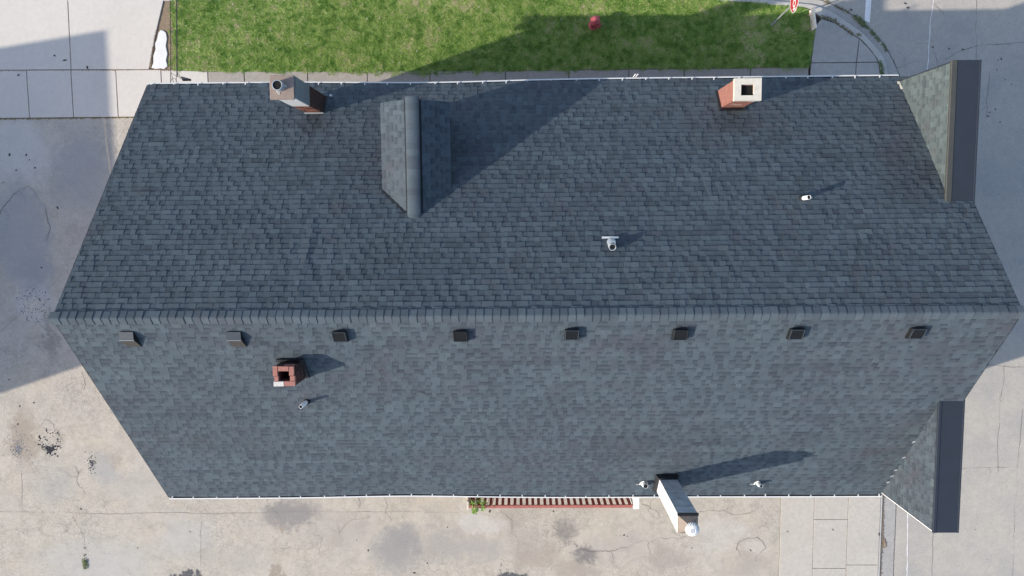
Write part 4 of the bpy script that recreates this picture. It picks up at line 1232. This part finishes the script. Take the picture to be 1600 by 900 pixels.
for pts in ([(-7, 7.80), (-3.7, 7.70), (0, 7.79)], [(2, 7.80), (10.5, 7.80)]):
    dirt_line(pts, .02, 160, 'weed_dry', 'dry clippings along the lawn edge of the sidewalk, ' + ('west half' if pts[0][0] < 0 else 'east half'), .025)

def rubble(name, label, cx, cy, rx, ry, n, smin, smax, mat, z=0.0, rim=False):
    mb = MB()
    for k in range(n):
        t = R.uniform(0, 2*math.pi); q = abs(R.gauss(0, .62)) if not rim else min(1.25, abs(R.gauss(.85, .28)))
        x = cx + rx*q*math.cos(t); y = cy + ry*q*math.sin(t)
        s = R.uniform(smin, smax); a = R.uniform(0, 3)
        m_ = R.choice((4, 5, 6))
        P = [(x + s*R.uniform(.5, 1.3)*math.cos(a+j*2*math.pi/m_), y + s*R.uniform(.5, 1.3)*math.sin(a+j*2*math.pi/m_), z - .01) for j in range(m_)]
        Q = [(x + (p[0]-x)*.6, y + (p[1]-y)*.6, z + s*R.uniform(.2, .45)) for p in P]
        mb.add(P + Q, [tuple(range(m_, 2*m_))] + [(j, (j+1) % m_, m_+(j+1) % m_, m_+j) for j in range(m_)])
    o = mb.build(name, M[mat]); tag(o, label, 'rubble', kind='stuff'); return o
rubble('loose_gravel', 'grey loose gravel patch at the left edge of the lot', -20.45, -6.75, .42, .75, 420, .010, .030, 'gravel')
rubble('loose_gravel', 'gravel in the upper pothole', -19.2, -6.75, .28, .20, 110, .012, .03, 'gravel')
rubble('broken_asphalt', 'black broken asphalt in the upper pothole', -19.2, -6.82, .36, .22, 80, .018, .070, 'asph_chunk')
rubble('broken_asphalt', 'black asphalt crumbs ringing the upper pothole', -19.15, -6.45, .52, .38, 75, .012, .050, 'asph_chunk', rim=True)
rubble('broken_asphalt', 'black broken asphalt in the lower pothole', -17.55, -7.35, .22, .42, 80, .010, .040, 'asph_chunk')
rubble('loose_gravel', 'gravel in the lower pothole', -17.52, -7.45, .18, .35, 90, .010, .025, 'gravel')
rubble('loose_gravel', 'crumbled pale round patch by the west gable corner', -19.45, -.98, .45, .45, 320, .012, .045, 'capstone')
rubble('broken_asphalt', 'dark crumbs ringing the pale round patch', -19.45, -.98, .56, .56, 110, .010, .034, 'asph_chunk', rim=True)
SPECKS = [(-19.22, 4.63), (-19.02, 4.33), (-19.98, 4.83), (-19.77, 4.24), (-20.3, 3.78), (-19.33, 4.83), (-18.24, 2.8), (-19.03, 0.47), (-20.63, -3.97), (-19.69, -4.9), (-20.27, -5.05), (-20.4, -5.76), (-17.97, 8.54), (-17.59, 8.37), (-16.74, 8.1), (-19.4, 7.84), (-18.07, -9.27), (-13.7, -10.24), (-15.87, -10.91), (-6.98, -10.6), (-3.32, -10.08), (-4.14, -11.57), (-6.53, -11.03), (-4.67, -11.98), (-1.61, -9.42), (0.94, -9.43), (3.75, -10.42), (3.88, -10.47), (6.47, -10.96), (8.81, -11.07), (13.87, -10.39), (18.27, -11.49), (17.73, -10.27), (12.16, 9.91), (14.17, 10.11), (14.27, 9.95), (15.25, 8.5), (16.37, 8.41), (15.85, 8.44), (17.7, 8.0), (17.82, 8.05), (17.67, 7.65), (18.0, 7.29), (18.25, 7.1), (17.42, 5.93), (17.49, 6.07), (17.7, 6.19), (17.89, 5.71), (10.25, -10.28), (12.04, -10.2)]
mb = MB()
for (x, y) in SPECKS:
    z = STREET_Z + .002 if x > 14 or (x > 12 and y > 9.5) else (.034 if (y > 6.3 or x > 9.98) else .002)
    s = R.uniform(.03, .055) * (.7 if x > 17 else 1.0); a = R.uniform(0, 3); L = R.uniform(1.0, 2.0)
    P = []
    for j in range(6):
        t = a + j*math.pi/3; u = s*R.uniform(.5, 1.1)*math.cos(j*math.pi/3)*L; v = s*R.uniform(.4, 1.0)*math.sin(j*math.pi/3)
        P.append((x + u*math.cos(a) - v*math.sin(a), y + u*math.sin(a) + v*math.cos(a), z))
    mb.add(P + [(x, y, z + .012)], [(j, (j+1) % 6, 6) for j in range(6)])
for k in range(130):
    x = R.uniform(-21, 9.9); y = R.uniform(-12.2, -8.9) if R.random() < .75 else R.uniform(-8, 6)
    if y > -8.9 and x > -14: x = R.uniform(-21, -15)
    s = R.uniform(.008, .02)
    mb.add([(x-s, y-s*.6, .002), (x+s, y-s*.4, .002), (x+s*.5, y+s, .002), (x, y, .012)], [(0,1,3), (1,2,3), (2,0,3)])
o = mb.build('litter', M['speck']); tag(o, 'dark leaves and crumbs scattered over lot and street', 'litter', kind='stuff')

# ------------------------------------------------------------------ railing with plant, by the south side
rl = empty('railing', (1.1, -8.8, 0)); tag(rl, 'dark red wooden railing with wide slats below the south gutter', 'railing')
ox, oy = 1.1, -8.8
rx0, rx1 = -2.32, 3.93
MB().box(rx0-ox, rx1-ox, -.055, .055, 1.06, 1.10, .006).build('top_rail', M['red_rail'], rl)
MB().box(rx0-ox, rx1-ox, -.012, .030, .97, 1.055).build('rail_board', M['red_paint'], rl)
MB().box(rx0-ox, rx1-ox, -.012, .030, .08, .17).build('bottom_rail', M['red_paint'], rl)
n = 27
bal = MB().box(-.055, .055, .032, .055, .04, 1.055, .003)
first = None
for k in range(n):
    x = rx0 + .10 + (rx1 - rx0 - .2) * k / (n-1)
    if first is None:
        first = bal.build('slat', M['red_paint'], rl); o = first
    else:
        o = first.copy(); link(o, rl)
    o.location = (x - ox + R.uniform(-.006, .006), 0, 0); o.rotation_euler = (0, R.uniform(-.008, .008), 0)
for x in (-2.30, .8, 3.86):
    MB().box(x-ox-.045, x-ox+.045, -.05, .03, 0, 1.058).build('post', M['red_paint'], rl)
wp = MB().box(-.105, .105, -.07, .38, 0, 1.14, .008)
o = wp.build('end_post', M['white_post'], None, loc=(4.06, -8.80, 0)); tag(o, 'short white end pier at the right end of the red railing', 'post')
MB().box(-.112, .112, -.08, .39, 1.142, 1.165, .006).build('post_cap', M['white_post'], o)
o = MB().box(-.03, .03, -.16, .16, 0, 1.02, .006).build('end_post', M['capstone'], None, loc=(-2.40, -8.78, 0)); tag(o, 'narrow pale post at the left end of the red railing', 'post')
MB().box(-.036, .036, -.165, .165, 1.022, 1.04, .006).build('post_cap', M['capstone'], o)

pl = empty('leafy_plant', (-2.02, -8.70, 0)); tag(pl, 'bright green leafy plant growing through the railing end', 'plant')
mb = MB()
for (cx, cy, rx_, ry_, h0) in ((-.16, -.02, .20, .14, .95), (.16, .02, .17, .13, .95), (0, 0, .26, .16, .75), (-.10, -.17, .13, .14, 1.1), (.20, -.12, .10, .12, 1.05), (-.12, -.26, .07, .07, 1.12)):
    leaf_clump(mb, cx, cy, rx_, ry_, 52, .085, .35, z=h0 - .1, droop=.7)
mb.build('foliage', M['leaf'], pl)
mb = MB()
for k in range(7):
    t = R.uniform(0, 6.28); mb.tube([(0, 0, 0), (.06*math.cos(t), .05*math.sin(t), .5), (.2*math.cos(t), .14*math.sin(t), 1.0)], [.012, .009, .005], 5)
mb.build('stem', M['weed'], pl)
mb = MB()
for x in (-1.62, -1.45):
    mb.tube([(x+2.02, .07, .2), (x+2.05, .05, .7), (x+2.0, -.02, 1.12), (x+2.12, -.10, 1.1), (x+2.16, -.05, .8)], .012, 5)
mb.build('dry_stem', M['weed_dry'], pl)

# ------------------------------------------------------------------ fire hydrant
hy = empty('fire_hydrant', (2.50, 9.42, .012), .9); hy.scale = (1.12, 1.12, 1.12); tag(hy, 'faded red fire hydrant on the lawn', 'hydrant')
MB().lathe((0,0,0), [(.17, 0), (.17, .04), (.12, .05), (.115, .10), (.15, .11), (.15, .15), (.115, .16), (.115, .46), (.15, .47), (.16, .50), (.15, .53)], 20).build('barrel', M['hydrant'], hy, True)
MB().lathe((0,0,.53), [(.165, 0), (.165, .03), (.145, .06), (.11, .12), (.05, .155), (.04, .16)], 20).build('bonnet', M['hydrant'], hy, True)
MB().lathe((0,0,.68), [(.045, 0), (.035, .07), (.03, .075)], 5).build('operating_nut', M['hydrant'], hy)
for ax, r in (((1,0,0), .055), ((-1,0,0), .055), ((0,-1,0), .075)):
    MB().lathe((0,0,.40), [(r, .08), (r, .17), (r*1.25, .17), (r*1.25, .215), (r*.5, .225), (r*.35, .25)], 14, axis=ax).build('nozzle_cap', M['hydrant'], hy, True)

# ------------------------------------------------------------------ stop sign
ss = empty('stop_sign', (9.17, 9.36, .012)); tag(ss, 'red octagonal stop sign on a slim grey pole', 'sign')
MB().tube([(0,0,0), (-.02, .06, 1.1), (-.035, .15, 2.85)], .027, 10).build('pole', M['galv'], ss)
MB().tube([(0,0,0), (-.008, .022, .40)], .042, 10).build('pole_sleeve', M['galv'], ss)
SC = (-.075, .165, 2.50); SRAD = .412
def octagon(r, x0, x1, name, mat):
    vs = []
    for x in (x0, x1):
        for k in range(8):
            t = math.pi/8 + k*math.pi/4
            vs.append((SC[0]+x, SC[1]+r*math.cos(t), SC[2]+r*math.sin(t)))
    fs = [tuple(range(8)), tuple(reversed(range(8, 16)))] + [(k, 8+k, 8+(k+1) % 8, (k+1) % 8) for k in range(8)]
    return mk(name, vs, fs, mat, ss)
octagon(SRAD, -.003, .003, 'sign_panel', M['sign_white'])
octagon(SRAD - .028, -.006, -.0035, 'red_field', M['sign_red'])
tc = bpy.data.curves.new('lettering', 'FONT'); tc.body = 'STOP'; tc.size = .34; tc.align_x = 'CENTER'; tc.align_y = 'CENTER'; tc.extrude = .0008; tc.offset = .006
tc.materials.append(M['sign_white'])
tmp = bpy.data.objects.new('lettering_curve', tc)
tm = bpy.data.meshes.new_from_object(tmp); bpy.data.objects.remove(tmp); bpy.data.curves.remove(tc)
to = bpy.data.objects.new('lettering', tm); link(to, ss)
to.location = (SC[0]-.008, SC[1], SC[2]); to.rotation_euler = (math.pi/2, 0, -math.pi/2)

# ------------------------------------------------------------------ small white board sign
ws = empty('board_sign', (10.46, 9.39, .012), math.atan2(-.68, .10) + math.pi/2); tag(ws, 'small weathered white board sign at the lawn corner', 'sign')
# local: x across the board's thickness (west = -x), y along it
MB().box(-.012, .012, -.36, .36, .42, .84).build('board', M['sign_white'], ws)
MB().box(-.016, .016, -.372, .372, .40, .418).build('bottom_edge', M['sign_edge'], ws)
MB().box(-.016, .016, .361, .374, .42, .84).build('side_edge', M['sign_edge'], ws)
mk_ = MB()
for zc, h, a, b in ((.46, .075, -.30, .28), (.565, .05, -.26, .29), (.645, .022, -.31, .31)):
    y = a
    while y < b:
        w = R.uniform(.02, .06)
        mk_.box(-.0145, -.0125, y, min(b, y+w), zc, zc + h*R.uniform(.6, 1.0)); y += w + R.uniform(.012, .03)
mk_.build('faded_marks', M['sign_mark'], ws)
MB().lathe((-.013, .03, .75), [(.02, 0), (.018, .004)], 10, axis=(-1,0,0)).build('bolt', M['speck'], ws)
for y in (-.25, .25):
    MB().box(.013, .045, y-.02, y+.02, 0, .80).build('stake', M['dirt'], ws)

# ------------------------------------------------------------------ overhead wires and their anchor at the north-west eave
def wire(pts, r, name, label, mat='wire'):
    o = MB().tube(pts, r, 6).build(name, M[mat]); tag(o, label, 'cable', 'overhead service wires'); return o
def span(p, q, sag, n=24):
    p, q = Vector(p), Vector(q)
    return [p.lerp(q, k/n) - Vector((0, 0, sag*4*(k/n)*(1-k/n))) for k in range(n+1)]
wire(span((-10.60, 5.80, 6.45), (-8.95, 46.0, 9.6), .9), .010, 'service_wire', 'thin overhead wire above the driveway edge')
w2 = wire(span((-10.26, 6.42, 6.72), (-8.6, 46.0, 9.8), .9), .016, 'service_wire', 'thick twisted overhead wire ending at a black clamp')
an = empty('wire_anchor', (-10.05, 6.36, 6.6)); tag(an, 'black strain clamp and wire loops below the north-west eave', 'clamp')
MB().add([(-.10, .06, .05), (.16, -.01, .02), (.16, -.06, .02), (-.06, -.07, .05), (-.10, .06, .11), (.16, -.01, .10), (.16, -.06, .10), (-.06, -.07, .11)], [(3,2,1,0), (4,5,6,7), (0,1,5,4), (1,2,6,5), (2,3,7,6), (3,0,4,7)]).build('clamp', M['wire'], an)
for pts in ([(-.21, .20, .12), (-.14, .08, .08), (-.08, .03, .08)], [(-.21, .20, .12), (-.25, .06, .05), (-.30, -.10, .0)], [(-.21, .20, .12), (-.19, .08, .08), (-.10, -.02, .08)],
            [(-.10, .02, .08), (-.28, .08, .02), (-.46, .20, -.06), (-.42, .05, -.05), (-.40, -.12, -.05)], [(-.28, -.08, 0), (-.34, .04, -.02), (-.42, .02, -.02), (-.52, -.12, -.05)]):
    P = [Vector(p) for p in pts]
    MB().tube([tuple(p) for p in P], .007, 5).build('wire_loop', M['wire'], an)

# ------------------------------------------------------------------ low neighbouring building to the west, out of frame, that shades the lot
nb = empty('neighbour_building', (-39, 0, 0)); tag(nb, 'three-storey flat-roofed brick building west of the lot', 'building')
FP = [(-31.8, -8.08), (-31.8, 4.22), (-46.0, 2.1), (-46.0, -8.08)]
MB().prism([(x+39, y) for x, y in FP], 0, 10.0).build('wall', M['wall'], nb)
MB().prism([(x+39 + (.04 if x > -35 else -.04), y + (.04 if y > 0 else -.04)) for x, y in FP], 10.0, 10.06).build('roof', M['tan_roof'], nb)
for z in (1.0, 4.2, 7.4):
    for y in (-6, -3.5, -1, 1.5):
        wdw = MB().box(7.20, 7.24, y-.5, y+.5, z, z+1.6).build('window', M['trim_white'], nb)
        MB().box(7.21, 7.246, y-.42, y+.42, z+.08, z+1.52).build('pane', M['glass'], wdw)
